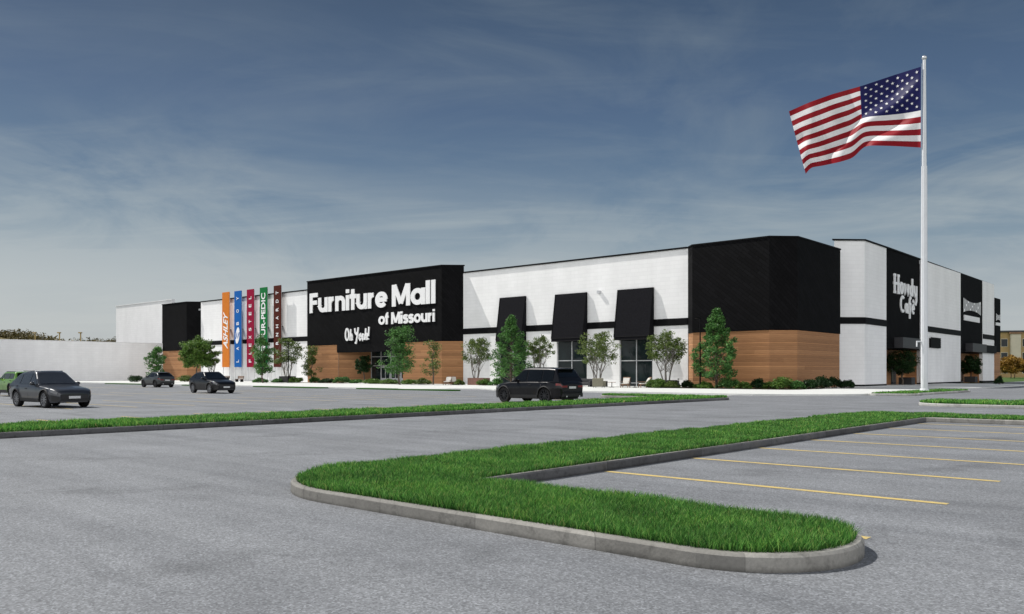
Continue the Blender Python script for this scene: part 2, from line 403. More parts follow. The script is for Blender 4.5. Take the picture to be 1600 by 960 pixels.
# ---------------------------------------------------------------- ground
def site(o): o.rotation_euler = (0, 0, TH); return o
def sheet(name, poly, z, mat, kind='structure'):
    m = MB(); m.add([(p[0], p[1], z) for p in poly], [tuple(range(len(poly)))])
    return tag(site(m.build(name, mat)), kind=kind)
sheet('ground', [(-3000, -600), (3000, -600), (3000, 4000), (-3000, 4000)], -.012, M['field'])
sheet('car_park', [(-175, -70), (60, -70), (60, 128), (-175, 128)], 0.0, M['asphalt'])
sheet('road', [(-31, 128), (-4, 128), (-4, 330), (-31, 330)], 0.0, M['asphalt'])
# pale paving before the shop
A0 = a_of(1075, 77.5); BF = 77.5
plaza = round_poly([(-180, 52.4, 0), (-58, 52.4, 3), (-54.5, 55.6, 3), (-20.6, 55.6, 7), (-20.6, 126, 0), (-180, 126, 0)])
m = MB(); m.prism(plaza, -.01, .12); tag(site(m.build('pavement', M['plaza'])), kind='structure')
for b0, aa in ((51.0, (-66, -52.2)), (50.6, (-84, -71)), (50.2, (-122, -108)), (50.4, (-100, -94))):
    p = round_poly([(aa[0], b0, .6), (aa[1], b0, .6), (aa[1], b0+1.39, .6), (aa[0], b0+1.39, .6)], 4)
    m = MB(); m.prism(p, -.01, .11, 0); tag(site(m.build('grass_verge', M['turf'])), kind='structure')
# zebra patch and kerb ramps, pale markings by the paving
for k in range(5):
    sheet('road_marking', [(-32.6+k*1.05, 53.3), (-32.1+k*1.05, 53.3), (-32.1+k*1.05, 55.5), (-32.6+k*1.05, 55.5)], .004, M['white_paint'])
sheet('road_marking', [(-92.5, 48.2), (-85.6, 48.2), (-85.6, 50.2), (-92.5, 50.2)], .004, M['white_paint'])
# ---------------------------------------------------------------- planted traffic islands
def kerbed(poly, kmat, h=.15, wdt=.115, dark=None):
    inn = inset(poly, wdt); n = len(poly); dk = M['kerb_shaded'] if dark else kmat; c = inset(poly, .025)
    m = MB()
    vs = [(p[0], p[1], -.01) for p in poly]+[(p[0], p[1], h-.025) for p in poly]+[(p[0], p[1], h) for p in c]+[(p[0], p[1], h) for p in inn]+[(p[0], p[1], h-.06) for p in inn]
    fs = []
    for r in range(4):
        for i in range(n):
            j = (i+1) % n; fs.append((r*n+i, r*n+j, (r+1)*n+j, (r+1)*n+i))
    m.add(vs, fs)
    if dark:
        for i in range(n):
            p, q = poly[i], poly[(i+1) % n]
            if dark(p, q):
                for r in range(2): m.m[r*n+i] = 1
    tag(site(m.build('kerb', [kmat, dk], None)), kind='structure')
    s = MB(); s.add([(p[0], p[1], h-.02) for p in inset(poly, wdt-.01)], [tuple(range(n))])
    tag(site(s.build('lawn', M['turf'])), kind='structure')
    return inset(poly, wdt-.035)
def inside(px, py, poly):
    r = np.zeros(len(px), bool); n = len(poly); j = n-1
    for i in range(n):
        xi, yi = poly[i]; xj, yj = poly[j]
        if yi != yj:
            c = ((yi > py) != (yj > py)) & (px < (xj-xi)*(py-yi)/(yj-yi)+xi); r ^= c
        j = i
    return r
def blades(poly, z0, height, dens, near, budget, clip=None):
    P = np.array(poly); lo = P.min(0); hi = P.max(0)
    if clip is not None: lo = np.maximum(lo, clip[0]); hi = np.minimum(hi, clip[1])
    area = np.prod(hi-lo); N = int(min(area*dens, 3e6))
    a = rng.uniform(lo[0], hi[0], N); b = rng.uniform(lo[1], hi[1], N)
    k = inside(a, b, poly); a = a[k]; b = b[k]
    X = E1[0]*a+E2[0]*b; Y = E1[1]*a+E2[1]*b; D = np.maximum(np.hypot(X, Y), 3)
    k = (rng.random(len(a)) < np.minimum(1, (near/D)**1.5)) & (Y > 2) & (np.abs(X) < .72*Y+2)
    a, b, D = a[k], b[k], D[k]
    if len(a) > budget: s = rng.permutation(len(a))[:budget]; a, b, D = a[s], b[s], D[s]
    n = len(a); wdt = np.maximum(.0068, .00090*D)*rng.uniform(.7, 1.3, n)
    clump = .5+.5*np.sin(a*2.3+np.sin(b*1.7)*1.5)*np.sin(b*2.9+a*.8)
    h = height*rng.uniform(.45, 1.15, n)*(.75+.4*clump)
    th = rng.uniform(0, 2*np.pi, n); ln = rng.uniform(0, 2*np.pi, n); lean = h*rng.uniform(.1, .75, n)
    dx, dy = np.cos(th)*wdt/2, np.sin(th)*wdt/2; lx, ly = np.cos(ln)*lean, np.sin(ln)*lean
    V = np.zeros((n, 5, 3))
    V[:, 0] = np.c_[a-dx, b-dy, np.full(n, z0)]; V[:, 1] = np.c_[a+dx, b+dy, np.full(n, z0)]
    V[:, 2] = np.c_[a+dx*.8+lx*.35, b+dy*.8+ly*.35, z0+h*.6]; V[:, 3] = np.c_[a-dx*.8+lx*.35, b-dy*.8+ly*.35, z0+h*.6]
    V[:, 4] = np.c_[a+lx, b+ly, z0+h]
    base = (np.arange(n)*5)[:, None]
    loops = np.concatenate([base+np.array([[0, 1, 2, 3]]), base+np.array([[3, 2, 4]])], 1).ravel()
    st = (np.arange(n)[:, None]*7+np.array([[0, 4]])).ravel()
    me = bpy.data.meshes.new('grass'); me.vertices.add(n*5); me.vertices.foreach_set('co', V.ravel())
    me.loops.add(len(loops)); me.loops.foreach_set('vertex_index', loops)
    me.polygons.add(2*n); me.polygons.foreach_set('loop_start', st)
    me.update(calc_edges=True); me.validate()
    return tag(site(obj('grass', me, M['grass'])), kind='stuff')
isl = round_poly([(-10.95, 6.3, 2.1), (-2.56, 6.3, 1.08), (-2.56, 8.48, 1.08), (-8.1, 8.48, .12), (-8.1, 30, .3), (-2.4, 30, 1.0), (-2.4, 32.4, 1.1), (-10.95, 32.4, 1.6)], 14)
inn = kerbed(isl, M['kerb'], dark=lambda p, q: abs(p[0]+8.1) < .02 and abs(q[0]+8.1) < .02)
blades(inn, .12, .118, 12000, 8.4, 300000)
isl2 = round_poly([(-26.3, -30, 1), (-23.3, -30, 1), (-23.3, 46.8, 1.4), (-32.2, 46.8, 1.1), (-32.2, 44.4, 1.1), (-26.3, 44.4, .3)])
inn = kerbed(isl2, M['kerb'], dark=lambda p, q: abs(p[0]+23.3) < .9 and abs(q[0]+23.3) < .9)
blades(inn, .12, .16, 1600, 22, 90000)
isl3 = round_poly([(-12.6, 43.4, 2.0), (22, 43.4, 1.1), (22, 47.6, 1.1), (-12.6, 47.6, 2.0)])
inn = kerbed(isl3, M['kerb_far'])
blades(inn, .12, .2, 500, 40, 40000)
isl4 = round_poly([(-26.5, 56.4, .1), (-20.9, 61, 3), (-18.2, 75, 1.2), (-20.4, 75.2, .3)], 6)
isl4 = round_poly([(-20.45, 60.5, .8), (-17.9, 62.5, 1.6), (-17.6, 78, 1.2), (-20.45, 79, .4)], 6)
inn = kerbed(isl4, M['kerb_far'], .15, .2)
blades(inn, .12, .15, 260, 60, 14000)
# painted stall lines
def line(a0, a1, b, wd=.1, base=[None]):
    m = MB(); m.add([(0, -wd/2, 0), (a1-a0, -wd/2, 0), (a1-a0, wd/2, 0), (0, wd/2, 0)], [(0, 1, 2, 3)])
    o = m.build('parking_line', M['yellow']); o.location = W(a0, b, .004); o.rotation_euler = (0, 0, TH)
    return tag(o, kind='structure')
for k in range(8): line(-8.05, -2.85, 8.56+2.88*k, .14)
for k in range(-1, 12): line(-31.7, -26.35, 10.8+2.88*k, .11)
for k in range(-2, 11): line(-50.2, -39.4, 12.0+2.88*k, .11)
for k in range(0, 11): line(-70, -59.2, 12.0+2.88*k, .11)
for k in range(2, 12): line(-99, -88, 12.0+2.88*k, .12)
# ---------------------------------------------------------------- the shop
shop = empty('store_building', W(A0, BF), TH, 'long white and black furniture store with wood clad corners and three black awnings', 'building')
X = lambda px, y=0.0: a_of(px, BF+y)-A0
def Z(py, x, y=0.0): return zz(py, A0+x, BF+y)
def part(name, mb, mat, parent=None, **k): return mb.build(name, mat, parent or shop, **k)
def coping(poly_or_line, z, over=.13, h=.16):
    pass
# key stations along the front
xw = X(263.5); xL1 = X(291.5, -1.2); xS = X(480, -2.0); xE = X(690, -2.0); xEj = xE+2.0
xEnd = X(184)
HW = 14.6; HT = 14.62; HB = 15.55; HR = 16.05
# corner tower plan
def meet(px, p, d):      # distance along plan direction d from p until the column px
    k = (px-800)/F
    q = W(A0+p[0], BF+p[1]); v = W(d[0], d[1])
    return (k*q.y-q.x)/(v.x-k*v.y)
ta = X(1202, -1.15); s2 = 1/math.sqrt(2)
L = meet(1246.5, (ta, -1.15), (s2, s2)); tb = (ta+L*s2, -1.15+L*s2)
L = meet(1313, tb, (0, 1)); tc = (tb[0], tb[1]+L)
tower = [(0, 0), (1.15, -1.15), (ta, -1.15), tb, tc, (0, tc[1])]
# right wing plan: corner seen at px 1351, chamfer starts at px 1304
z1 = (HR-EYE)*F/(HZ-376.5); cpt = Vector((551/F*z1, z1))
ab = AB(cpt.x, cpt.y); xr = ab[0]-A0; yr = ab[1]-BF
L = meet(1303.5, (xr, yr), (-s2, -s2)); rs = (xr-L*s2, yr-L*s2)
YR = lambda px, dx=0.0: b_of(px, A0+xr+dx)-BF
y2 = YR(1385); y3 = YR(1439); y4 = YR(1501); y5 = YR(1535.5); y6 = YR(1553.5)
def cope(name_poly, z, w_=.14, h=.17):
    m = MB(); m.prism(inset(name_poly, -w_), z, z+h); part('coping', m, M['black'])
def band(poly_line, z0, z1, t=.09):          # dark band on a run of plan points, proud by t to the right-hand side of the run
    m = MB()
    for i in range(len(poly_line)-1):
        p = Vector(poly_line[i]); q = Vector(poly_line[i+1]); dd = (q-p).normalized(); n = Vector((dd.y, -dd.x))*t
        m.prism([tuple(p+n), tuple(q+n), tuple(q-n*.2), tuple(p-n*.2)], z0, z1)
    part('band', m, M['black'])
def front_wall(x0, x1, H, openings=(), depth=.35):
    m = MB(); xs = sorted({x0, x1} | {o[0] for o in openings} | {o[1] for o in openings}); zs = sorted({0, H} | {o[2] for o in openings} | {o[3] for o in openings})
    for i in range(len(xs)-1):
        for j in range(len(zs)-1):
            cx, cz = (xs[i]+xs[i+1])/2, (zs[j]+zs[j+1])/2
            if any(o[0] < cx < o[1] and o[2] < cz < o[3] for o in openings): continue
            m.box(xs[i], xs[i+1], 0, depth, zs[j], zs[j+1])
    part('wall', m, M['white'])
wins = []
for l, r, mid in ((780, 821.5, 800.5), (870, 917, 892.5), (968, 1019.5, 993.5)):
    wins.append((X(l), X(r), X(mid)))
WZ = 5.6
front_wall(xEj, 0, HW, [(a, b, .0, WZ) for a, b, c in wins])
front_wall(X(314), xS+.4, HW)
m = MB(); m.box(xEnd, xw+2.0, -.35, .3, 0, 15.65); part('wall', m, M['white'])
m = MB(); m.box(xEnd-.1, xw+2, -.47, .4, 15.65, 15.8); part('coping', m, M['white_smooth'])
for x0, x1 in ((xEj, -.1), (X(314)+.1, xS)):
    m = MB(); m.box(x0, x1, -.16, .6, HW, HW+.17); part('coping', m, M['black'])
bz0, bz1 = 6.6, 7.34
band([(xEj, 0), (0, 0)], bz0, bz1); band([(X(314), 0), (xS, 0)], bz0, bz1)
# windows
for a, b, c in wins:
    g = MB(); g.box(a+.06, b-.06, .20, .24, .06, WZ-.02); gw = part('window', g, M['glass'])
    fr = MB(); fw = .09
    fr.box(a, a+fw, .10, .3, 0, WZ); fr.box(b-fw, b, .10, .3, 0, WZ); fr.box(c-.045, c+.045, .11, .29, 0, WZ)
    zm = Z(563.8, c); fr.box(a+fw, c-.045, .12, .28, zm-.045, zm+.045); fr.box(c+.045, b-fw, .12, .28, zm-.045, zm+.045); fr.box(a+fw, c-.045, .12, .28, 0, .1); fr.box(c+.045, b-fw, .12, .28, 0, .1)
    part('window_frame', fr, M['alu'], gw)
# awnings
for l, r, yt, yb_ in ((783, 822.5, 464.5, 536), (869.5, 918, 459, 533.5), (967, 1022, 451.5, 531)):
    a, b = X(l), X(r); xm = (a+b)/2; zt = Z(yt, xm); zb = Z(yb_, xm, -.95); p = 1.0; th = .05
    m = MB()
    m.extr([(a, zt), (a, zb), (b, zb), (b, zt)], 0, 0)  # placeholder plane replaced below
    m.v.clear(); m.f.clear(); m.m.clear()
    vs = [(a, -.02, zt), (b, -.02, zt), (a, -p, zb+.35), (b, -p, zb+.35), (a, -p, zb), (b, -p, zb), (a, -.02, zb), (b, -.02, zb), (a, -.22, zt), (b, -.22, zt)]
    m.add(vs, [(8, 2, 3, 9), (0, 8, 9, 1), (2, 4, 5, 3), (0, 6, 4, 2, 8), (1, 9, 3, 5, 7), (4, 6, 7, 5)])
    aw = part('awning', m, M['awning'])
    f = MB()
    for xx in (a, b):
        f.tube((xx, -.24, zt+.0), (xx, -p-.02, zb+.35), .035, .035, 6)
    f.tube((a, -p-.02, zb+.35), (b, -p-.02, zb+.35), .03, .03, 6); f.tube((a, -p-.02, zb), (b, -p-.02, zb), .03, .03, 6)
    part('awning_frame', f, M['black'], aw)
# corner tower
m = MB(); m.prism(tower, 5.7, HT); part('tower_cladding', m, M['black_tile'])
m = MB(); m.prism(inset(tower, .06), 0, 5.7); part('wood_cladding', m, M['wood'])
cope(tower, HT, .07, .14)
# right wing
rw = [rs, (xr, yr), (xr, y2), (xr-.5, y2), (rs[0]-.5, y2)]
m = MB(); m.prism(rw, .3, HR); part('wall', m, M['white'])
RZ0, RZ1 = 6.95, 7.68
band([rs, (xr, yr), (xr, y2)], RZ0, RZ1); 
for ya, yb_ in ((y3, y4), (y5, y6)):
    m = MB(); m.box(xr-.5, xr, ya, yb_, .3, HR); part('wall', m, M['white'])
    m = MB(); m.box(xr+.003, xr+.09, ya, yb_, RZ0, RZ1); part('band', m, M['black'])
m = MB(); m.prism(inset(rw[:3]+[(xr-.5, y6), (rs[0]-.5, y6)], -.12), HR, HR+.17); part('coping', m, M['black'])
# dark plinth
m = MB(); m.prism([(rs[0], rs[1]-.03), (xr+.03, yr-.03), (xr+.03, y2+.0), (rs[0], y2)], 0, .3)
part('plinth', m, M['black'])
for ya, yb_ in ((y3, y4), (y5, y6)):
    m = MB(); m.box(xr-.5, xr+.03, ya, yb_, 0, .3); part('plinth', m, M['black'])
# black panels with recessed doorways
for ya, yb_, zb in ((y2, y3, 4.45), (y4, y5, 4.6)):
    m = MB(); m.box(xr-.5, xr-.06, ya+.003, yb_-.003, zb, HR-.01); part('panel', m, M['black_tile'])
    m = MB(); m.box(xr-2.0, xr-1.8, ya, yb_, .0, zb); part('wood_cladding', m, M['wood'])
    for q0, q1 in ((yb_-.2, yb_-.003), (ya+.003, ya+.2)):
        m = MB(); m.box(xr-1.8, xr-.5, q0, q1, 0, zb); part('recess_side', m, M['wood'])
    yd = ya+(yb_-ya)*.62
    m = MB(); m.box(xr-1.79, xr-1.74, yd-.9, yd+.9, .05, 2.5); dr = part('door', m, M['charcoal'])
    m = MB(); m.box(xr-1.74, xr-1.735, yd-.75, yd-.08, .3, 2.3); part('pane', m, M['glass'], dr)
    m = MB(); m.box(xr-1.74, xr-1.735, yd+.08, yd+.75, .3, 2.3); part('pane', m, M['glass'], dr)
    m = MB(); m.box(xr-.04, xr+.95, ya+(yb_-ya)*.22, ya+(yb_-ya)*.86, zb+.1, zb+1.35); part('canopy', m, M['charcoal'])
m = MB(); m.tube((xr+.10, y3-.42, .3), (xr+.10, y3-.42, HR-.1), .17, .17, 10); m.box(xr-.02, xr+.3, y3-.72, y3-.12, HR-.6, HR-.12); part('downpipe', m, M['alu'])
ym = YR(1459); m = MB()
m.box(xr+.003, xr+.2, YR(1451.5), YR(1467.5), Z(544, xr, ym), Z(529.5, xr, ym))
for k in range(5):
    z_ = Z(544, xr, ym)+.12+k*.27; m.box(xr+.2, xr+.24, YR(1451.5)+.06, YR(1467.5)-.06, z_, z_+.17)
part('louvre', m, M['black'])
m = MB(); m.box(xr+.003, xr+.35, y5-.4, y6, 4.75, 5.95); part('canopy', m, M['black'])
y7 = YR(1563.2, .15)
m = MB(); m.box(xr-6, xr+.15, y6+.003, y7, 5.0, 13.9); part('tower_cladding', m, M['black_tile'])
m = MB(); m.box(xr-6, xr+.10, y6+.003, y7, 0, 5.0); part('wood_cladding', m, M['wood'])
# left corner tower
p1 = (xw-.2, -1.2); lt2 = (xL1, -1.2); L = meet(314, lt2, (s2, s2)); lt3 = (lt2[0]+L*s2, lt2[1]+L*s2)
ltw = [p1, lt2, lt3, (lt3[0], 2), (p1[0], 2)]
m = MB(); m.prism(ltw, 5.75, HT+.1); part('tower_cladding', m, M['black_tile'])
m = MB(); m.prism(inset(ltw, .06), 0, 5.75); part('wood_cladding', m, M['wood'])
cope(ltw, HT+.1, .07, .14)
# low wing coming forward on the left
m = MB(); m.box(xw-34, xw, -60, -.36, 0, 7.15); part('wall', m, M['white'])
m = MB(); m.box(xw-33.6, xw-.4, -59.6, -.36, 7.153, 7.2); part('roof', m, M['charcoal'])
m = MB(); m.box(xw-.4, xw+.08, -60, -1.25, 7.15, 7.27); part('coping', m, M['white_smooth'])
# entrance block
blk = [(xS, -2.0), (xE, -2.0), (xEj, 0), (xEj, .12), (xS, .12)]
xo1, xo2 = X(529, -2.0), X(629, -2.0)
zW = 5.72; zP = 4.55
m = MB(); m.prism(blk, zW, HB); m.box(xo1-.25, xo2+.2, -2.12, -1.6, zP, zW+.002); part('entrance_cladding', m, M['black_tile'])
cope(blk, HB, .08, .15)
m = MB(); m.prism([(xS+.05, -1.95), (xo1, -1.95), (xo1+3.4, 1.6), (xS+.05, 1.6)], 0, zW); part('wood_cladding', m, M['wood'])
m = MB(); m.prism([(xo2, -1.95), (xE-.02, -1.95), (xEj-.05, .02), (xEj-.05, 1.4), (xo2, 1.4)], 0, zW); part('wood_cladding', m, M['wood'])
m = MB(); m.box(xo1-.12, xo1+.03, -1.98, -1.83, 0, zP); part('corner_trim', m, M['timber'])
# glazed entrance: frame, sliding doors, transom glass
gx0, gx1, gy = xo1+3.3, xo2+.1, 1.55
m = MB(); m.box(gx0, gx1, gy, gy+.06, 0, zP+.3); gl = part('storefront_glass', m, M['glass'])
m = MB(); n = 5
for k in range(n+1):
    x = gx0+(gx1-gx0)*k/n; m.box(x-.05, x+.05, gy-.1, gy-.003, 0, zP+.3)
for z_ in (0.0, 2.55, 3.9):
    for k in range(n): m.box(gx0+(gx1-gx0)*k/n+.05, gx0+(gx1-gx0)*(k+1)/n-.05, gy-.09, gy-.005, z_, z_+.1)
part('storefront_frame', m, M['alu'], gl)
for k in (1, 2, 3):
    x0 = gx0+(gx1-gx0)*k/n+.06; x1 = gx0+(gx1-gx0)*(k+1)/n-.06
    m = MB(); m.box(x0, x0+.16, gy-.16, gy-.1, .1, 2.5); m.box(x1-.16, x1, gy-.16, gy-.1, .1, 2.5); m.box(x0+.16, x1-.16, gy-.16, gy-.1, 2.3, 2.5); m.box(x0+.16, x1-.16, gy-.16, gy-.1, .1, .8)
    m.box((x0+x1)/2-.06, (x0+x1)/2+.06, gy-.155, gy-.1, .8, 2.3)
    dr = part('door', m, M['alu']); h = MB(); h.tube(((x0+x1)/2+.12, gy-.22, .9), ((x0+x1)/2+.12, gy-.22, 1.5), .02, .02, 6); part('handle', h, M['charcoal'], dr)
m = MB(); m.box(xo1, xo2, -1.9, gy, zP+.32, zP+.42); part('soffit', m, M['charcoal'])
# roof and back
m = MB(); m.prism([(xEnd+.2, .35), (xEj+.2, .36), (0, .36), (xr-.5, yr+2.2), (xr-.5, y6), (xEnd+.2, y6)], 13.2, 13.5); part('roof', m, M['alu'])
m = MB(); m.box(xEnd, xr-.6, y6, y6+.4, 0, 14); part('wall', m, M['white'])
m = MB(); m.box(xEnd-.3, xEnd-.003, 0, y6, 0, 14); part('wall', m, M['white'])
# small fittings: wall lamp and cable on the front
m = MB(); xl = X(937); m.box(xl-.18, xl+.18, -.32, 0, Z(457, xl)-.15, Z(457, xl)+.18); part('wall_lamp', m, M['alu'])
# white fins behind the brand banners
for px in (363, 383, 402, 423, 444):
    x = X(px); m = MB(); m.box(x-.28, x+.28, -.5, -.003, 0, 6.58); part('pilaster', m, M['white_smooth'])
# ---------------------------------------------------------------- lettering (stroke built)
def arc(cx, cz, rx, rz, t0, t1, n=18): return [(cx+rx*math.cos(R(t0+(t1-t0)*i/n)), cz+rz*math.sin(R(t0+(t1-t0)*i/n))) for i in range(n+1)]
GL = {}
def glyph(ch, wd, *strokes): GL[ch] = (wd, strokes)
x_ = .52; r_ = .26       # centre-line bowl radius, half pen width is .105
glyph('F', .60, [(.105, 0), (.105, 1)], [(.2, .9), (.58, .9)], [(.2, .52), (.53, .52)])
glyph('u', .70, [(.105, .74), (.105, .33)]+arc(.335, .33, .23, .23, 180, 360)+[(.565, .33)], [(.565, 0), (.565, .74)])
glyph('r', .45, [(.105, 0), (.105, .74)], arc(.37, .37, .265, .265, 178, 92))
glyph('n', .70, [(.105, 0), (.105, .74)], arc(.335, .41, .23, .225, 180, 0)+[(.565, 0)])
glyph('i', .25, [(.105, 0), (.105, .74)], [(.105, .84), (.105, 1.02)])
glyph('t', .40, [(.18, 0), (.18, 1.0)], [(-.02, .655), (.4, .655)])
glyph('e', .74, arc(.37, .37, .27, .27, 0, 320), [(.2, .37), (.69, .37)])
glyph('M', 1.02, [(.105, 0), (.105, 1)], [(.14, .98), (.5, .12)], [(.5, .12), (.86, .98)], [(.9, 0), (.9, 1)])
glyph('a', .78, arc(.36, .37, .26, .27, 0, 360, 26), [(.66, 0), (.66, .74)])
glyph('l', .25, [(.105, 0), (.105, 1.04)])
glyph('o', .74, arc(.37, .37, .265, .27, 0, 360, 26))
glyph('f', .40, [(.17, 0), (.17, .8)]+arc(.33, .8, .16, .14, 180, 90), [(0, .655), (.38, .655)])
glyph('s', .56, arc(.28, .53, .19, .125, 20, 270, 12)+arc(.28, .24, .2, .16, 90, -160, 12))
glyph(' ', .34)
def ribbon(m, pts, hw, y0, y1):
    P = [Vector(p) for p in pts]; n = len(P)
    closed = n > 3 and (P[0]-P[-1]).length < 1e-6
    if closed: P = P[:-1]; n -= 1
    Lf = []; Rt = []
    for i in range(n):
        if closed: a, b = P[i-1], P[(i+1) % n]
        else: a, b = P[max(i-1, 0)], P[min(i+1, n-1)]
        dd = (b-a).normalized(); nn = Vector((-dd.y, dd.x))
        k = 1.0
        if 0 < i < n-1 or closed:
            e = (P[i]-P[i-1]).normalized(); k = 1/max(.55, nn.dot(Vector((-e.y, e.x))))
        Lf.append(P[i]+nn*hw*k); Rt.append(P[i]-nn*hw*k)
    vs = [(p.x, y1, p.y) for p in Lf]+[(p.x, y1, p.y) for p in Rt]+[(p.x, y0, p.y) for p in Lf]+[(p.x, y0, p.y) for p in Rt]
    fs = []
    for i in range(n if closed else n-1):
        j = (i+1) % n
        fs += [(i, j, n+j, n+i), (2*n+j, 2*n+i, 3*n+i, 3*n+j), (j, i, 2*n+i, 2*n+j), (n+i, n+j, 3*n+j, 3*n+i)]
    if not closed: fs += [(0, n, 3*n, 2*n), (n-1, 3*n-1, 4*n-1, 2*n-1)]
    m.add(vs, fs)
def letters(m, text, x0, x1, zb, cap, y, thick=.10, hw=.106, track=.024):
    tw = sum(GL[c][0]+track for c in text)-track; sx = (x1-x0)/tw; k = 0; x = 0
    for c in text:
        wd, st = GL[c]
        for s in st:
            # the pen is scaled with the letter, so a stroke is drawn in letter space and then stretched
            t = MB(); ribbon(t, s, hw, 0, 1)
            yy = y-thick-.004*(k % 7); k += 1
            m.add([(x0+(x+p[0])*sx, yy if p[1] > .5 else y, zb+p[2]*cap) for p in t.v], t.f)
        x += wd+track
def sign_root(name, x, y, z, label, cat='sign', group=None, rz=0.0):
    p = W(A0+x, BF+y); p.z = z
    return empty(name, p, TH+rz, label, cat, group)
yF = -2.0
x0 = X(484.5, yF); x1 = X(682, yF)
zb = 10.72; cap = 3.0
sg = sign_root('store_sign', x0, yF, zb, 'large white raised letters reading Furniture Mall of Missouri on the black entrance block')
m = MB(); letters(m, 'Furniture', 0, X(606, yF)-x0, 0, cap, 0); m.build('lettering', M['sign'], sg)
m = MB(); letters(m, 'Mall', X(613, yF)-x0, x1-x0, 0, cap, 0); m.build('lettering', M['sign'], sg)
xa = X(592, yF)-x0; xb = X(612, yF)-x0; xc = X(680.5, yF)-x0
z2 = 8.32-zb
m = MB(); letters(m, 'of', xa, X(608, yF)-x0, z2, 1.62, 0); m.build('lettering', M['sign'], sg)
m = MB(); letters(m, 'Missouri', xb, xc, z2, 1.62, 0); m.build('lettering', M['sign'], sg)
# brush script below
SC = {'O': (.62, [arc(.30, .5, .22, .46, 60, 420, 24), [(.12, .78), (.2, .95), (.34, 1.0)]]),
      'h': (.42, [[(.08, 0), (.16, .95)], [(.1, .28)]+arc(.24, .34, .1, .18, 150, 0, 8)+[(.33, 0), (.42, .08)]]),
      ' ': (.22, []),
      'Y': (.56, [[(.05, 1.0), (.1, .62), (.24, .5), (.42, .68)], [(.5, 1.05), (.36, .3), (.2, -.28), (.08, -.18)]]),
      'e': (.34, [[(.06, .24), (.26, .34), (.2, .5), (.09, .4), (.07, .16), (.17, .02), (.32, .12)]]),
      'a': (.38, [[(.3, .42), (.16, .46), (.06, .22), (.14, .02), (.28, .2), (.31, .44), (.29, .06), (.38, .08)]]),
      '!': (.2, [[(.14, 1.05), (.07, .3)], [(.05, .02), (.055, .12)]])}
def script(m, text, x0, x1, zb, cap, y, hw, FONT, thick=.12):
    tw = sum(FONT[c][0] for c in text); sx = (x1-x0)/tw; x = 0; k = 0
    for c in text:
        wd, st = FONT[c]
        for s in st:
            t = MB(); ribbon(t, s, hw, 0, 1); yy = y-thick-.004*(k % 7); k += 1
            m.add([(x0+(x+p[0])*sx, yy if p[1] > .5 else y, zb+p[2]*cap) for p in t.v], t.f)
        x += wd
yP = -2.12
x0 = X(539.5, -2.0); sg = sign_root('slogan_sign', x0, -2.003, 6.28, 'small white brush script reading Oh Yeah! low on the entrance block')
m = MB(); script(m, 'Oh Yeah!', 0, X(578, -2.0)-x0, 0, 1.75, 0, .072, SC); m.build('lettering', M['sign'], sg)
# western style cafe sign on the side wall
WS = {'H': (.62, [[(.12, 0), (.12, 1)], [(.5, 0), (.5, 1)], [(0, .52), (.62, .52)], [(.02, .96), (.22, .96)], [(.4, .96), (.6, .96)], [(.02, .04), (.22, .04)], [(.4, .04), (.6, .04)]]),
      'o': (.44, [arc(.22, .33, .13, .27, 0, 360, 18)]),
      'w': (.62, [[(.08, .64), (.18, .06), (.31, .5), (.44, .06), (.54, .64)]]),
      'd': (.46, [arc(.2, .3, .12, .24, 0, 360, 18), [(.36, 0), (.36, 1.0)]]),
      'y': (.48, [[(.08, .64), (.1, .25), (.2, .08), (.34, .2)], [(.38, .64), (.36, -.2), (.26, -.42), (.1, -.36)]]),
      'C': (.62, [arc(.33, .5, .23, .44, 50, 310, 20)]),
      'a': (.48, [arc(.2, .3, .12, .24, 0, 360, 18), [(.36, .58), (.36, .02), (.46, .04)]]),
      'f': (.36, [[(.16, -.3), (.16, .85), (.24, .98), (.34, .92)], [(.02, .6), (.32, .6)]]),
      'é': (.46, [arc(.23, .3, .13, .24, 0, 320, 16), [(.12, .3), (.36, .32)], [(.2, .72), (.34, .86)]])}
ysg = YR(1396); z_ = 0
sg = sign_root('cafe_sign', xr-.055, ysg, 9.9, 'white western style raised letters reading Howdy Café on the black side panel', rz=R(90))
wd = YR(1433)-ysg
m = MB(); script(m, 'Howdy', 0, wd, 1.2, 2.2, 0, .072, WS); m.build('lettering', M['sign'], sg)
m = MB(); script(m, 'Café', wd*.26, wd*.88, -1.0, 2.05, 0, .072, WS); m.build('lettering', M['sign'], sg)
# arched shop sign further along the side wall (letters too small to read in the photo)
def arched(root, width, h):
    m = MB(); n = 9
    for k in range(n):
        u0 = k/n+.012; u1 = (k+1)/n-.012
        def bar(ua, ub, z0, z1, dy):
            g = lambda u, z: h*(.64+(z-.5)*(.34+.26*(2*u-1)**2))
            m.add([(ua*width, -.12-dy, g(ua, z0)), (ub*width, -.12-dy, g(ub, z0)), (ub*width, -.12-dy, g(ub, z1)), (ua*width, -.12-dy, g(ua, z1))], [(0, 1, 2, 3)])
        w_ = (u1-u0)
        bar(u0, u0+w_*.34, 0, 1, 0); bar(u1-w_*.34, u1, 0, 1, 0)
        bar(u0+w_*.34, u1-w_*.34, [.0, .42, .82][k % 3], [.22, .64, 1.0][k % 3], .004)
    m.build('lettering', M['sign'], root)
    m = MB()
    for k in range(12):
        u0 = .06+.88*k/12; m.box(u0*width, (u0+.062)*width, -.12, -.003, .02*h, .24*h)
    m.box(.06*width, .94*width, -.10, -.004, .09*h, .13*h); m.build('lettering', M['sign'], root)
ysg = YR(1504.5); sg = sign_root('arched_sign', xr-.055, ysg, Z(501, xr, ysg), 'white arched sign with a straight line of letters below on the second black side panel', rz=R(90))
arched(sg, YR(1532)-ysg, 3.6)
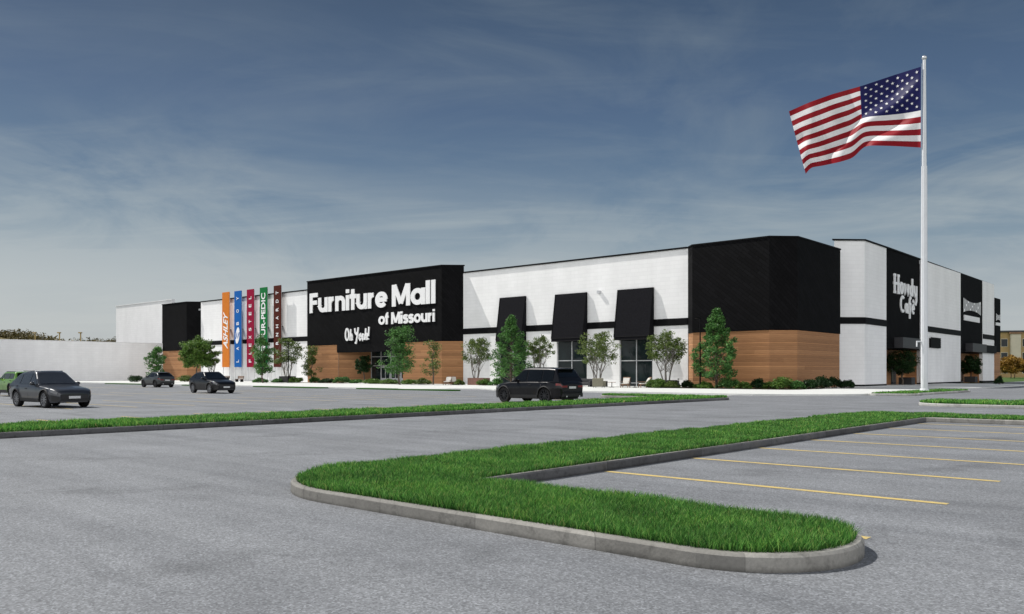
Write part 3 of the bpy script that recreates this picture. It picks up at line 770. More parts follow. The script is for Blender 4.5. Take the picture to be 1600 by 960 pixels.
ysg = YR(1555, .15); sg = sign_root('end_sign', xr+.153, ysg, Z(509, xr, ysg), 'small white sign on the black block at the far end of the side wall', rz=R(90))
arched(sg, YR(1562.5, .15)-ysg, 2.2)
# ---------------------------------------------------------------- brand banners
def text_mesh(s, size, bold=0.0, spacing=1.0):
    cu = bpy.data.curves.new('lettering', 'FONT'); cu.body = s; cu.size = size; cu.align_x = 'LEFT'; cu.offset = bold; cu.extrude = .03; cu.space_character = spacing
    o = bpy.data.objects.new('tmp', cu); col.objects.link(o)
    dg = bpy.context.evaluated_depsgraph_get(); me = bpy.data.meshes.new_from_object(o.evaluated_get(dg))
    bpy.data.objects.remove(o); return me
BAN = [('ASHLEY', 347.5, 358.5, 457.5, (.62, .19, .03), 'orange vertical banner reading ASHLEY, leftmost of the five brand banners', .30, .98, .30, 1.0, .05),
       ('LA Z BOY', 366.5, 377.3, 455.5, (.012, .115, .40), 'blue vertical banner reading LA-Z-BOY on the white wall', .08, .90, .13, 2.2, .03),
       ('FLEXSTEEL', 386, 396.8, 453, (.28, .008, .04), 'crimson vertical banner reading FLEXSTEEL on the white wall', .08, .89, .12, 2.0, .03),
       ('TEMPUR-PEDIC', 406.3, 417.7, 450, (.012, .16, .045), 'green vertical banner reading TEMPUR-PEDIC behind a slim tree', .10, .95, .16, 1.05, .04),
       ('BERNHARDT', 428, 439.3, 447, (.075, .018, .012), 'dark brown vertical banner reading BERNHARDT, rightmost of the five', .09, .91, .12, 2.0, .03)]
yB = -.85
for txt, l, r, yt, c, lab, t0, t1, cw, spc, bold in BAN:
    a, b = X(l, yB), X(r, yB); zt = Z(yt, a, yB); zb = Z(574, a, yB); wd = b-a
    root = sign_root('brand_banner', a, yB, 0, lab, 'banner', 'brand banners on the shop front')
    m = MB(); m.box(0, wd, -.06, .06, zb, zt); bo = m.build('panel', simple('banner fabric '+txt.split()[0].lower(), c, .75, spec=.08, var=.05), root); bevel(bo, .02)
    for q in (.12, wd-.12): m = MB(); m.tube((q, .13, -.0), (q, .13, zt-.1), .06, .06, 8); m.build('post', M['alu'], root)
    for zz_ in (zb+2, (zb+zt)/2): m = MB(); m.box(wd*.35, wd*.65, .06, .84, zz_-.06, zz_+.06); m.build('bracket', M['charcoal'], root)
    Hh = zt-zb; mid = wd/2
    def put(s_, lw, ta_, tb_, slant=0.0):
        me = text_mesh(s_, 2.0, bold, 1.0)
        c2 = np.zeros(len(me.vertices)*3); me.vertices.foreach_get('co', c2); c2 = c2.reshape(-1, 3)
        lo, hi = c2.min(0), c2.max(0); q = (c2-lo)/(hi-lo)
        new = np.c_[mid+lw/2-q[:, 1]*lw, -.064-q[:, 2]*.03, zb+Hh*(ta_+(tb_-ta_)*q[:, 0])+(q[:, 1]-.5)*slant]
        me.vertices.foreach_set('co', new.ravel()); me.update(); obj('lettering', me, M['sign'], root)
    if txt == 'ASHLEY': put(txt, .62*wd, .26, .72, .5)
    elif txt == 'TEMPUR-PEDIC': put(txt, .56*wd, .10, .93)
    else:
        seq = 'LA BOY' if txt.startswith('LA') else txt
        for k, ch in enumerate(seq):
            if ch == ' ': continue
            t = t0+(t1-t0)*k/(len(seq)-1); hl = .021 if ch != 'L' else .018
            put(ch, .35*wd, t-hl, t+hl)
    if txt.startswith('LA'):
        m = MB(); zc_ = zb+Hh*.415
        m.add([(mid+.62*wd*.5*math.cos(t)*.95, -.10, zc_+1.35*math.sin(t)+.9*math.cos(t)*.5) for t in [2*math.pi*i/24 for i in range(24)]], [tuple(range(24))])
        m.build('emblem', M['sign'], root)
        m = MB(); z0 = zc_
        ribbon(m, [(mid-.25*wd, z0-.55), (mid-.05*wd, z0+.5), (mid+.02*wd, z0-.45), (mid+.24*wd, z0+.55)], .12, -.10, -.104)
        m.build('emblem_letter', bpy.data.materials['banner fabric la'], root)
# ---------------------------------------------------------------- flag and pole
FA, FB = -19.15, 70.0
FA = a_of(1444.3, FB); fp = W(FA, FB); ZF = fp.y; mpp = ZF/F
pole = empty('flagpole', (fp.x, fp.y, .1), 0, 'tall white tapered steel flagpole at the corner of the paving', 'flagpole')
htop = (HZ-96)*mpp+EYE; hst = (HZ-262)*mpp+EYE
m = MB(); m.lathe([(.26, 0), (.25, 1.5), (.205, hst-.05), (.20, hst)], 20); m.build('lower_pole', M['pole'], pole, smooth=True, angle=40)
m = MB(); m.lathe([(.165, hst-.02), (.115, htop)], 20); m.build('upper_pole', M['pole'], pole, smooth=True, angle=40)
m = MB(); m.lathe([(0.001, htop-.1)]+[(.19*math.sin(R(t)), htop+.16-.19*math.cos(R(t))) for t in range(20, 181, 16)], 16); m.build('finial', M['gold'], pole, smooth=True)
m = MB(); m.lathe([(.5, -.02), (.5, .06), (.36, .14), (.3, .3)], 20); m.build('base', M['pole'], pole, smooth=True, angle=30)
m = MB(); m.tube((-.36, -.05, 1.2), (-.22, -.05, htop-.3), .012, .012, 5); m.build('halyard', M['alu'], pole)
m = MB(); m.box(-.55, -.28, -.05, .05, 3.9, 4.0); m.box(-.62, -.55, -.05, .05, 3.55, 4.0); m.build('cleat', M['pole'], pole)
top = [(0, 1440.5, 104), (.2, 1399, 117), (.43, 1345, 135), (.65, 1300, 147.5), (.83, 1265, 160), (1, 1231, 175)]
bot = [(0, 1440.5, 231), (.2, 1397, 228.5), (.36, 1360, 227.5), (.44, 1349, 230), (.52, 1333, 247), (.62, 1314, 253), (.8, 1286, 259), (.92, 1267, 262), (1, 1258, 273)]
def li(tab, u):
    for i in range(len(tab)-1):
        if u <= tab[i+1][0]:
            t = (u-tab[i][0])/(tab[i+1][0]-tab[i][0]); return tuple(tab[i][k]+(tab[i+1][k]-tab[i][k])*t for k in (1, 2))
    return tab[-1][1:]
def sm(tab, u):
    acc = [0, 0]; n = 7
    for k in range(n):
        q = li(tab, min(1, max(0, u+(k-3)*.010))); acc[0] += q[0]/n; acc[1] += q[1]/n
    return acc
def fpos(u, v):
    a = sm(top, u); b = sm(bot, u)
    e = .018*math.sin(math.pi*v)*math.sin(u*9)
    px = a[0]+(b[0]-a[0])*v; py = a[1]+(b[1]-a[1])*(v+e)
    wv = v-1.08*u
    fade = min(1, u*5.5)*(1 if u < .5 else max(.25, 1-(u-.5)*2.2))
    dep = (-.40*math.tanh((wv-.11)/.06)-.40*math.tanh((wv-.55)/.06)+1.1*min(max(wv-.11, 0), .85))*fade+5.6*u
    dep += (.30*math.sin(u*14-v*4.0+.6)+.16*math.sin(u*27+v*7))*min(1, max(0, (u-.35)*3))
    ph = math.exp(-((u-.96)/.07)**2-((v-.5)/.13)**2); dep += .5*ph
    k = 1+dep/ZF
    x_w = fp.x+(px-1444.3)*mpp; z_w = (HZ-py)*mpp
    return Vector((x_w*k-fp.x, dep, EYE+z_w*k-.1))
NU, NV = 96, 52
m = MB(); m.grid([[fpos(i/NU, j/NV) for j in range(NV+1)] for i in range(NU+1)])
for f_i, f in enumerate(m.f):
    i, j = f_i//NV, f_i % NV
    s_ = int(j/NV*13); u = (i+.5)/NU
    m.m[f_i] = 1 if (u < .435 and s_ < 7) else (2 if s_ % 2 else 0)
star = 0
for r in range(9):
    for c in range(6 if r % 2 == 0 else 5):
        u0 = (.036+.0725*c+(.03625 if r % 2 else 0)); v0 = (r+1)*.0538
        for side in (-1, 1):
            n0 = len(m.v); pts = []
            for k in range(10):
                rr = (.0215 if k % 2 == 0 else .0090); t = math.pi*k/5+math.pi/2
                p = fpos(u0+rr*math.cos(t)*.60, v0-rr*math.sin(t)*1.0); q = fpos(u0+.004, v0); q2 = fpos(u0, v0+.004); q0 = fpos(u0, v0)
                nn = (q-q0).cross(q2-q0).normalized(); pts.append(p+nn*.035*side)
            ctr = fpos(u0, v0)+nn*.035*side
            m.add(pts+[ctr], [(k, (k+1) % 10, 10) for k in range(10)], 2)
def cloth(name, c):
    t = NT(name); t.set(tuple(c)+(1,), .5, 0, .12)
    w_ = t.noise(t.objco(), .7, 2); t.set(t.ramp(w_, [(.3, tuple(x*.95 for x in c)), (.7, tuple(x*1.04 for x in c))]))
    tr = t.n('ShaderNodeBsdfTranslucent'); tr.inputs[0].default_value = tuple(c)+(1,)
    mx = t.n('ShaderNodeMixShader'); mx.inputs[0].default_value = .15
    t.l(t.b.outputs[0], mx.inputs[1]); t.l(tr.outputs[0], mx.inputs[2]); t.l(mx.outputs[0], t.t.nodes['Material Output'].inputs[0]); return t.m
fl = obj('flag', m.mesh('flag', True), [cloth('red cloth', (.27, .010, .018)), cloth('navy cloth', (.008, .009, .075)), cloth('white cloth', (.80, .79, .80))])
fl.location = (fp.x, fp.y, .1); tag(fl, 'red white and blue flag with stars and stripes flying from the tall white pole', 'flag')
# ---------------------------------------------------------------- cars
def spl(tab, x):
    if x <= tab[0][0]: return tab[0][1]
    for i in range(len(tab)-1):
        if x <= tab[i+1][0]:
            t = (x-tab[i][0])/(tab[i+1][0]-tab[i][0]); t = t*t*(3-2*t)*.5+t*.5
            return tab[i][1]+(tab[i+1][1]-tab[i][1])*t
    return tab[-1][1]
def car(loc, head, label, paint, glass, rim, P, lean=0):
    L, Wd, H = P['L'], P['W'], P['H']; hl = L/2; fo = P.get('fo', .90); wb = P['wb']; xf = hl-fo; xr_ = xf-wb; rw_ = P.get('rw', .375); Ra = rw_+.055
    root = empty('parked_car', (loc[0], loc[1], 0), head, label, 'car', P.get('group'))
    xwb = hl-P['hood']; xrf = xwb-P['rake']; xrr = -hl+P['rear']; xtb = -hl+P['tail']
    zbelt = P['belt']
    top_ = [(-hl, zbelt-.20), (-hl+.06, zbelt-.06), (xtb, zbelt-.01), (-.3, zbelt-.01), (xwb, zbelt-.035), (xwb+.35, zbelt-.075), (hl-.5, zbelt-.155), (hl-.22, zbelt-.215), (hl-.09, zbelt-.275), (hl-.025, zbelt-.34), (hl, zbelt-.42)]
    low_ = [(-hl, .52), (-hl+.08, .40), (-hl+.45, .33), (xr_, .30), (xf, .27), (hl-.3, .25), (hl-.06, .27), (hl, .36)]
    wid_ = [(-hl, .80), (-hl+.05, .87), (-hl+.35, .955), (-hl+1.0, 1.0), (xf, .995), (hl-.55, .955), (hl-.22, .87), (hl-.07, .77), (hl, .66)]
    xs = sorted(set([-hl+L*i/56 for i in range(57)]+[xc+Ra*math.cos(R(t)) for xc in (xf, xr_) for t in range(0, 181, 15)]+[-hl+.03, hl-.03, hl-.07]))
    TT = [0, .12, .3, .5, .64, .76, .88, .96, 1.0]
    BU = [.955, .975, .985, 1.0, 1.005, .985, .968, .945, .90]
    hw = lambda x: Wd/2*spl(wid_, x)
    def zl(x):
        z = spl(low_, x)
        for xc in (xf, xr_):
            dx = abs(x-xc)
            if dx < Ra: z = max(z, rw_+math.sqrt(max(0, Ra*Ra-dx*dx)))
        return z
    def surf(x, t, sd):
        z0 = zl(x); z1 = spl(top_, x); zz0 = spl(low_, x)
        z = z0+(z1-z0)*t; tt = (z-zz0)/(z1-zz0)
        k = 0
        while k < len(TT)-2 and tt > TT[k+1]: k += 1
        b = BU[k]+(BU[k+1]-BU[k])*(tt-TT[k])/(TT[k+1]-TT[k])
        if .28 < tt < .46: b -= .012
        fl_ = 0
        for xc in (xf, xr_):
            dd = math.hypot(x-xc, z-rw_); fl_ = max(fl_, max(0, 1-abs(dd-Ra)/.11))
        return Vector((x, sd*(hw(x)*b+.025*fl_*(tt < .85)), z))
    m = MB(); rows = []
    for x in xs:
        r = [surf(x, t, -1) for t in TT]; zt = spl(top_, x); h_ = hw(x)
        r += [Vector((x, y*h_, zt+c)) for y, c in ((-.72, .022), (-.4, .04), (0, .046), (.4, .04), (.72, .022))]
        r += [surf(x, t, 1) for t in reversed(TT)]; rows.append(r)
    m.grid(rows)
    n = len(rows[0]); e = (len(rows)-1)*n
    m.f += [list(range(n)), list(range(e+n-1, e-1, -1))]; m.m += [0, 0]
    body = m.build('body', paint, root, smooth=True, angle=62)
    ub = MB(); ub.box(-hl+.25, hl-.25, -Wd/2+.27, Wd/2-.27, .24, zbelt-.25); ub.build('underbody', M['trim'], root)
    # cabin
    yb = Wd/2*.925; tum = P.get('tum', .36)
    ys = lambda z: yb-(z-zbelt)*tum
    roof_ = [(xtb-.02, zbelt-.03), (xrr, H-P.get('drop', .05)), (xrr+.5, H-.015), (-.1, H), (xrf-.2, H-.01), (xrf, H-.045), (xwb+.03, zbelt-.05)]
    def zr(x):
        for i in range(len(roof_)-1):
            if x <= roof_[i+1][0]:
                t = (x-roof_[i][0])/(roof_[i+1][0]-roof_[i][0]); 
                if i in (0, 5): t = t**(.82 if i == 0 else 1) if i == 0 else t+.10*t*(1-t)
                return roof_[i][1]+(roof_[i+1][1]-roof_[i][1])*t
        return roof_[-1][1]
    m = MB(); rows = []
    xs2 = [xtb-.02+(xwb+.05-xtb)*i/60 for i in range(61)]
    for x in xs2:
        z1 = max(zr(x), zbelt-.049); r = []
        for sd in (-1, 1):
            q = [Vector((x, sd*ys(zbelt-.05+(z1-zbelt+.05)*t), zbelt-.05+(z1-zbelt+.05)*t)) for t in (0, .5, .86, .96)]
            ed = Vector((x, sd*(ys(z1)-.07), z1+.012))
            q.append(ed)
            r += q if sd < 0 else [Vector((x, -.3*Wd/2, z1+.03)), Vector((x, 0, z1+.036)), Vector((x, .3*Wd/2, z1+.03))]+q[::-1]
        rows.append(r)
    m.grid(rows); n = len(rows[0]); e = (len(rows)-1)*n; m.f += [list(range(n)), list(range(e+n-1, e-1, -1))]; m.m += [0, 0]
    m.build('cabin', paint, root, smooth=True, angle=55)
    # side windows
    wz0 = zbelt+.045; pil = P['pillars']
    def zline(x): return min(zr(x)-.085, H-.10)
    for sd in (-1, 1):
        for (wa, wb_) in pil:
            m = MB(); rows = []
            nn_ = 10
            for i in range(nn_+1):
                x = wa+(wb_-wa)*i/nn_; z1 = zline(x); z0 = wz0+P.get('kick', 0)*max(0, (-hl+1.5-x))
                if z1 < z0+.01: z1 = z0+.01
                rows.append([Vector((x, sd*(ys(z0+(z1-z0)*t)+.012), z0+(z1-z0)*t)) for t in (0, .33, .66, 1)])
            m.grid(rows if sd < 0 else rows[::-1]); m.build('side_window', glass, root, smooth=True)
        # mirror
        m = MB(); xm = xwb-.42; m.lathe([(0.001, -.10), (.06, -.09), (.085, -.03), (.085, .05), (.05, .10), (.001, .11)], 10, 'y', (xm, sd*(yb+.13), zbelt+.07)); m.tube((xm, sd*(yb-.02), zbelt-.01), (xm, sd*(yb+.1), zbelt+.04), .03, .03, 6)
        m.build('mirror', paint, root, smooth=True)
        for xh in (P['pillars'][0][1]-.02, P['pillars'][1][1]-.02):
            m = MB(); q = surf(xh-.2, .80, sd); m.box(q.x-.09, q.x+.09, q.y-.01 if sd > 0 else q.y-.03, q.y+.03 if sd > 0 else q.y+.01, q.z-.015, q.z+.015); m.build('door_handle', M['trim'], root)
        for xh in (P['pillars'][0][1]+.05, P['pillars'][1][1]+.03, P['pillars'][1][0]-.02):
            m = MB()
            for t0, t1 in ((.15, .5), (.5, .96)):
                a, b = surf(xh, t0, sd), surf(xh, t1, sd); m.add([a+Vector((-.008, sd*.006, 0)), a+Vector((.008, sd*.006, 0)), b+Vector((.008, sd*.006, 0)), b+Vector((-.008, sd*.006, 0))], [(0, 1, 2, 3) if sd < 0 else (3, 2, 1, 0)])
            m.build('door_seam', M['trim'], root)
        m = MB(); m.tube((xrr+.15, sd*(ys(H)-.02), H+.025), (xrf-.25, sd*(ys(H)-.02), H+.025), .018, .018, 6); m.build('roof_rail', M['trim'], root)
        # lamps
        m = MB(); m.grid([[surf(x, t, sd)+Vector((.012, sd*.014, .004)) for t in ((.74, .82, .9, .965) if sd < 0 else (.965, .9, .82, .74))] for x in (hl-.52, hl-.38, hl-.24, hl-.12, hl-.06)])
        m.build('headlight', M['lamp_clear'], root, smooth=True)
        m = MB(); m.grid([[surf(x, t, sd)+Vector((-.012, sd*.014, 0)) for t in ((.76, .81, .86, .90) if sd < 0 else (.90, .86, .81, .76))] for x in (-hl+.0, -hl+.03, -hl+.08, -hl+.2, -hl+.34)])
        z_ = zbelt-.33; m.box(-hl-.014, -hl-.002, sd*.42 if sd > 0 else -hw(-hl)*.97, hw(-hl)*.97 if sd > 0 else -.42, z_+.02, z_+.12)
        m.build('tail_light', M['lamp_red'], root, smooth=True, angle=30)
        m = MB(); m.grid([[surf(x, t, sd)+Vector((.010, sd*.012, 0)) for t in ((.10, .34, .56) if sd < 0 else (.56, .34, .10))] for x in (hl-.36, hl-.24, hl-.12, hl-.05, hl-.01)])
        m.build('air_intake', M['trim'], root, smooth=True)
        # sill and arch cladding
        m = MB(); rows = []
        for x in [xr_+Ra+.02+(wb-2*Ra-.04)*i/10 for i in range(11)]: rows.append([surf(x, t, sd)+Vector((0, sd*.012, 0)) for t in ((0, .1, .2) if sd < 0 else (.2, .1, 0))])
        m.grid(rows); m.build('sill_trim', M['trim'], root, smooth=True)
        for xc in (xf, xr_):
            m = MB(); A = []
            for k in range(19):
                t = R(4+172*k/18); rowz = []
                for rr in (Ra-.004, Ra+.05):
                    x = xc+rr*math.cos(t); z = rw_+rr*math.sin(t); z1 = spl(top_, x); zz0 = zl(x)
                    tt = (z-zz0)/(z1-zz0); q = surf(x, max(0, min(1, tt)), sd); rowz.append(Vector((x, q.y+sd*.014, z)))
                A.append(rowz if sd > 0 else rowz[::-1])
            m.grid(A)
            m.build('arch_trim', M['trim'], root, smooth=True)
    # glass front and rear
    def glassy(xa, xb_, name, off):
        m = MB(); rows = []
        for i in range(9):
            x = xa+(xb_-xa)*i/8; z = zr(x); h_ = ys(z)-.10
            rows.append([Vector((x, y*h_, z+.012+.022*(1-y*y)+off)) for y in (-1, -.6, -.2, .2, .6, 1)])
        m.grid(rows); m.build(name, glass, root, smooth=True)
    glassy(xrf+.07, xwb-.09, 'windscreen', .018); glassy(xtb+.08, xrr-.07, 'rear_window', .018)
    # nose
    m = MB(); gz = zbelt-.5; hn = hw(hl)
    m.grid([[Vector((hl+.012, y*.62*Wd/2, z)) for z in (gz-.14, gz+.07)] for y in (-1, -.7, -.35, 0, .35, .7, 1)])
    g = m.build('grille', M['trim'], root, smooth=True)
    m = MB()
    for z in (gz-.09, gz-.04, gz+.01): m.grid([[Vector((hl+.022, y*.60*Wd/2, z+dz)) for dz in (0, .02)] for y in (-1, -.6, -.2, .2, .6, 1)])
    m.build('grille_bar', M['charcoal'], g)
    m = MB(); m.grid([[Vector((hl+.010, y*.62*Wd/2, z)) for z in (.375, .43)] for y in (-1, -.7, -.35, 0, .35, .7, 1)]); m.build('lower_intake', M['trim'], root)
    m = MB(); m.grid([[Vector((hl+.016-(.10 if abs(y) == 1 else 0), y*.66*Wd/2, z)) for z in (.27, .34)] for y in (-1, -.9, 0, .9, 1)]); m.build('front_skirt', M['charcoal'], root)
    for sd in (-1, 1):
        m = MB(); rows = []
        for x in (xwb-.02, xwb+.3, xwb+.6, hl-.5, hl-.2):
            q = spl(top_, x); y = sd*hw(x)*.70; rows.append([Vector((x, y-.012, q+.030)), Vector((x, y+.012, q+.030))])
        m.grid(rows); m.build('bonnet_seam', M['trim'], root)
    m = MB(); m.box(hl+.015, hl+.035, -.26, .26, .44, .555); m.build('number_plate', M['plate'], root)
    m = MB(); m.box(-hl-.016, -hl-.002, -.26, .26, zbelt-.37, zbelt-.255); m.build('number_plate', M['plate'], root)
    m = MB(); m.box(-hl-.05, -hl+.12, -hw(-hl)*.98, hw(-hl)*.98, .36, .56); o = m.build('rear_bumper', M['trim'], root); bevel(o, .03)
    m = MB(); m.box(-hl-.045, -hl+.05, -hw(-hl)*.95, hw(-hl)*.95, .56, .66); o = m.build('bumper', paint, root); bevel(o, .03)
    for y in (-.5, .5): m = MB(); m.tube((-hl-.06, y, .40), (-hl+.1, y, .40), .045, .045, 10); m.build('exhaust_pipe', M['alu'], root)
    m = MB(); m.box(xrr-.24, xrr+.03, -ys(H)+.12, ys(H)-.12, H-.075, H-.035); o = m.build('roof_spoiler', paint, root); bevel(o, .015)
    # wheels
    for xc in (xf, xr_):
        for sd in (-1, 1):
            yo = sd*(Wd/2-.005); yi = sd*(Wd/2-.26)
            wroot = MB(); r = rw_
            prof = [(r-.10, yi), (r-.03, yi), (r, yi+sd*.04), (r, yo-sd*.04), (r-.025, yo-sd*.005), (r-.105, yo-sd*.012), (r-.115, yo-sd*.05)]
            wroot.lathe(prof if sd > 0 else prof[::-1], 28, 'y', (xc, 0, r)); wheel = wroot.build('wheel', M['tyre'], root, smooth=True, angle=45)
            q = MB(); q.lathe([(r-.105, yo-sd*.02), (r-.135, yo-sd*.03), (r-.14, yo-sd*.16)] if sd > 0 else [(r-.14, yo-sd*.16), (r-.135, yo-sd*.03), (r-.105, yo-sd*.02)], 28, 'y', (xc, 0, r))
            q.lathe([(.001, yo-sd*.03), (.06, yo-sd*.03), (.07, yo-sd*.09)], 12, 'y', (xc, 0, r))
            for k in range(10):
                t0 = 2*math.pi*k/10; dv = (math.cos(t0), math.sin(t0)); nv = (-dv[1], dv[0])
                pt = lambda rr, ww: (xc+dv[0]*rr+nv[0]*ww, r+dv[1]*rr+nv[1]*ww)
                a, b, c, d_ = pt(.05, -.022), pt(r-.13, -.03), pt(r-.13, .03), pt(.05, .022)
                q.add([(p[0], yo-sd*.035, p[1]) for p in (a, b, c, d_)]+[(p[0], yo-sd*.09, p[1]) for p in (a, b, c, d_)], [(0, 1, 2, 3), (0, 4, 5, 1), (3, 2, 6, 7)])
            q.build('rim', rim, wheel)
            dk = MB(); dk.lathe([(.001, yo-sd*.17), (r-.11, yo-sd*.17)], 16, 'y', (xc, 0, r)); dk.build('brake_disc', M['trim'], wheel)
    return root
PX = dict(L=5.06, W=2.0, H=1.87, wb=3.05, hood=1.45, rake=.78, rear=.52, tail=.12, belt=1.17, rw=.42, drop=.05, tum=.30, fo=.90, pillars=[(-1.98, -1.22), (-1.14, -.14), (-.04, .98)])
PY = dict(L=4.93, W=1.98, H=1.69, wb=2.92, hood=1.52, rake=.86, rear=.98, tail=.22, belt=1.05, rw=.395, drop=.10, tum=.40, fo=.93, pillars=[(-1.72, -1.12), (-1.02, -.12), (-.02, .95)], kick=.12)
PZ = dict(PY, H=1.66, L=4.62, wb=2.78, belt=1.10, rear=.85, rw=.40, pillars=[(-1.72, -1.14), (-1.04, -.14), (-.04, .84)], hood=1.46)
EH = TH; WH = TH+math.pi
def car_at(px, b, dx, dy, head): pass
# rear axle / front axle sights -> car centre, headings along the stall lines
def centre(px, Zd, along, across, head):
    x = (px-800)/F*Zd; f = Vector((math.cos(head), math.sin(head), 0)); l = Vector((-f.y, f.x, 0))
    return Vector((x, Zd, 0))-f*along-l*across
c = centre(850, 43.6, -1.43, 1.0, WH+R(-4)); car(c, WH+R(-4), 'black SUV seen from behind, parked beyond the long grass strip in front of the awnings', M['p_black'], M['car_glass'], M['rim_dark'], PX)
c = centre(67, 38.4, 1.53, -.99, EH+R(4)); car(c, EH+R(4), 'dark grey SUV facing the road at the far left', M['p_grey'], M['car_glass_pale'], M['rim_grey'], PY)
c = centre(327.5, 64.8, 1.5, -.99, EH+R(-2)); car(c, EH+R(-2), 'black SUV facing the road in front of the brand banners', M['p_black'], M['car_glass'], M['rim_grey'], PZ)
c = centre(241.5, 90.5, -1.4, .99, WH); car(c, WH, 'small mid grey SUV seen from behind near the low white wing wall', M['p_mid'], M['car_glass'], M['rim_dark'], PZ)
c = centre(15, 56, -1.45, 1.0, WH); car(c, WH, 'green SUV cut by the left edge of the photo, behind the dark grey one', M['p_green'], M['car_glass'], M['rim_dark'], dict(PX, H=1.68, L=4.8, wb=2.9, pillars=[(-1.88, -1.18), (-1.1, -.14), (-.04, .90)]))
# ---------------------------------------------------------------- trees and shrubs
def leaf_mesh(C, size, up=.4, seed=0):
    r = np.random.default_rng(seed); n = len(C)
    nrm = r.normal(size=(n, 3)); nrm[:, 2] = np.abs(nrm[:, 2])+up; nrm /= np.linalg.norm(nrm, axis=1)[:, None]
    t = r.normal(size=(n, 3)); t -= nrm*(t*nrm).sum(1)[:, None]; t /= np.linalg.norm(t, axis=1)[:, None]
    b = np.cross(nrm, t); s = size*r.uniform(.6, 1.3, n)[:, None]
    V = np.stack([C-t*s, C+b*s*.42+nrm*s*.08, C+t*s, C-b*s*.42+nrm*s*.08], 1).reshape(-1, 3)
    me = bpy.data.meshes.new('crown'); me.vertices.add(4*n); me.vertices.foreach_set('co', V.ravel())
    me.loops.add(4*n); me.loops.foreach_set('vertex_index', np.arange(4*n)); me.polygons.add(n); me.polygons.foreach_set('loop_start', np.arange(n)*4)
    me.update(calc_edges=True); me.validate(); return me
tree_n = [0]
def tree(px, b, ytop, wpx, kind, label, leaf, name='tree', dens=1.0, z0=.12, group=None, size=None, leanx=0.0, base=None):
    tree_n[0] += 1; sd = 100+tree_n[0]*17; r = np.random.default_rng(sd); rd = random.Random(sd)
    a = a_of(px, b); p = W(a, b); Zd = p.y
    H = (HZ-ytop)*Zd/F+EYE-z0; Rw = wpx*Zd/F/2*1.12; dens *= 1.75
    root = empty(name, (p.x, p.y, z0), rd.uniform(0, 6.28), label, 'tree', group)
    m = MB(); cl = []
    ls = (size or .17)*.78
    def limb(p0, p1, r0, r1, seg=4, wob=.06):
        q = Vector(p0); pts = [q]
        for i in range(1, seg+1):
            t = i/seg; e = Vector(p0).lerp(Vector(p1), t)+Vector((rd.gauss(0, wob), rd.gauss(0, wob), 0))*(1 if i < seg else .3)
            m.tube(pts[-1], e, r0+(r1-r0)*(t-1/seg), r0+(r1-r0)*t, 6, 0, False); pts.append(e)
        return pts
    if kind == 'pyramid':
        limb((0, 0, -.1), (0, 0, H*.93), .10+.006*H, .02, 7, .05)
        zb = H*.14
        N = int(46*dens*max(1, H/7))
        for i in range(N):
            t = (i+.5)/N; z = zb+(H*1.0-zb)*t
            prof = Rw*(math.sin(min(1, t*2.6+.42)*math.pi/2))*(1-t)**.78*1.32
            th = i*2.4+rd.uniform(-.4, .4); rr = prof*rd.uniform(.4, 1.12)
            c = Vector((rr*math.cos(th), rr*math.sin(th), z+rd.uniform(-.15, .15)))
            limb((0, 0, max(.3, z-.3-rr*.25)), c, .035, .01, 2, .02)
            cl.append((c, (.20+.16*Rw*(1-t*.6))*rd.uniform(.8, 1.25)))
        per = 46
    elif kind == 'multi':
        ns = rd.choice((4, 5, 5)); N = int(30*dens)
        zc = H*.70
        for i in range(ns):
            th = 2*math.pi*i/ns+rd.uniform(-.4, .4); q = Vector((Rw*.55*math.cos(th), Rw*.55*math.sin(th), zc+rd.uniform(-.3, .5)))
            pts = limb((.12*math.cos(th), .12*math.sin(th), -.1), q, .075, .025, 5, .07)
            for k in range(N//ns+1):
                th2 = rd.uniform(0, 6.28); u = rd.random()**.6; ph = rd.uniform(-.75, 1.0)
                c = Vector((Rw*.98*u*math.cos(th2)*math.sqrt(1-min(.95, ph*ph)*.8), Rw*.98*u*math.sin(th2)*math.sqrt(1-min(.95, ph*ph)*.8), zc+ph*H*.29))
                limb(pts[rd.randint(2, 5)], c, .022, .007, 3, .05); cl.append((c, Rw*.24*rd.uniform(.7, 1.3)))
        per = 40
    elif kind == 'loose':
        limb((0, 0, -.1), (leanx*H, 0, H*.9), .09+.004*H, .02, 7, .08)
        N = int(34*dens)
        for i in range(N):
            t = rd.random(); z = H*(.2+.77*t); env = Rw*(.88+.22*math.sin(t*9+sd))*(1-t*.5)*(1 if t > .12 else .7)
            th = rd.uniform(0, 6.28); rr = env*rd.uniform(.2, 1.05); c = Vector((rr*math.cos(th)+leanx*z, rr*math.sin(th), z))
            limb((leanx*z, 0, max(.4, z-.35)), c, .03, .008, 2, .04); cl.append((c, Rw*.27*rd.uniform(.7, 1.3)))
        per = 42
    else:     # round
        limb((0, 0, -.1), (0, 0, H*.6), .12, .05, 5, .08)
        N = int(64*dens)
        for i in range(N):
            th = rd.uniform(0, 6.28); ph = math.asin(rd.uniform(-.75, 1)); u = rd.random()**.4*rd.uniform(.8, 1.05)
            c = Vector((Rw*u*math.cos(th)*math.cos(ph), Rw*u*math.sin(th)*math.cos(ph), H*.57+H*.40*u*math.sin(ph)))
            limb((0, 0, H*.4), c, .03, .008, 2, .05); cl.append((c, Rw*.25*rd.uniform(.7, 1.3)))
        per = 48
    m.build('trunk', M['bark_pale'] if kind == 'multi' else M['bark'], root, smooth=True)
    pts = []
    for c, rad in cl:
        n = max(8, int(1.5*per*dens**.3*rd.uniform(.6, 1.2))); v = r.normal(size=(n, 3)); v /= np.linalg.norm(v, axis=1)[:, None]
        v *= (rad*r.random(n)**.45)[:, None]; v[:, 2] *= .75; pts.append(v+np.array(c))
    C = np.concatenate(pts); C = C[C[:, 2] > .25]
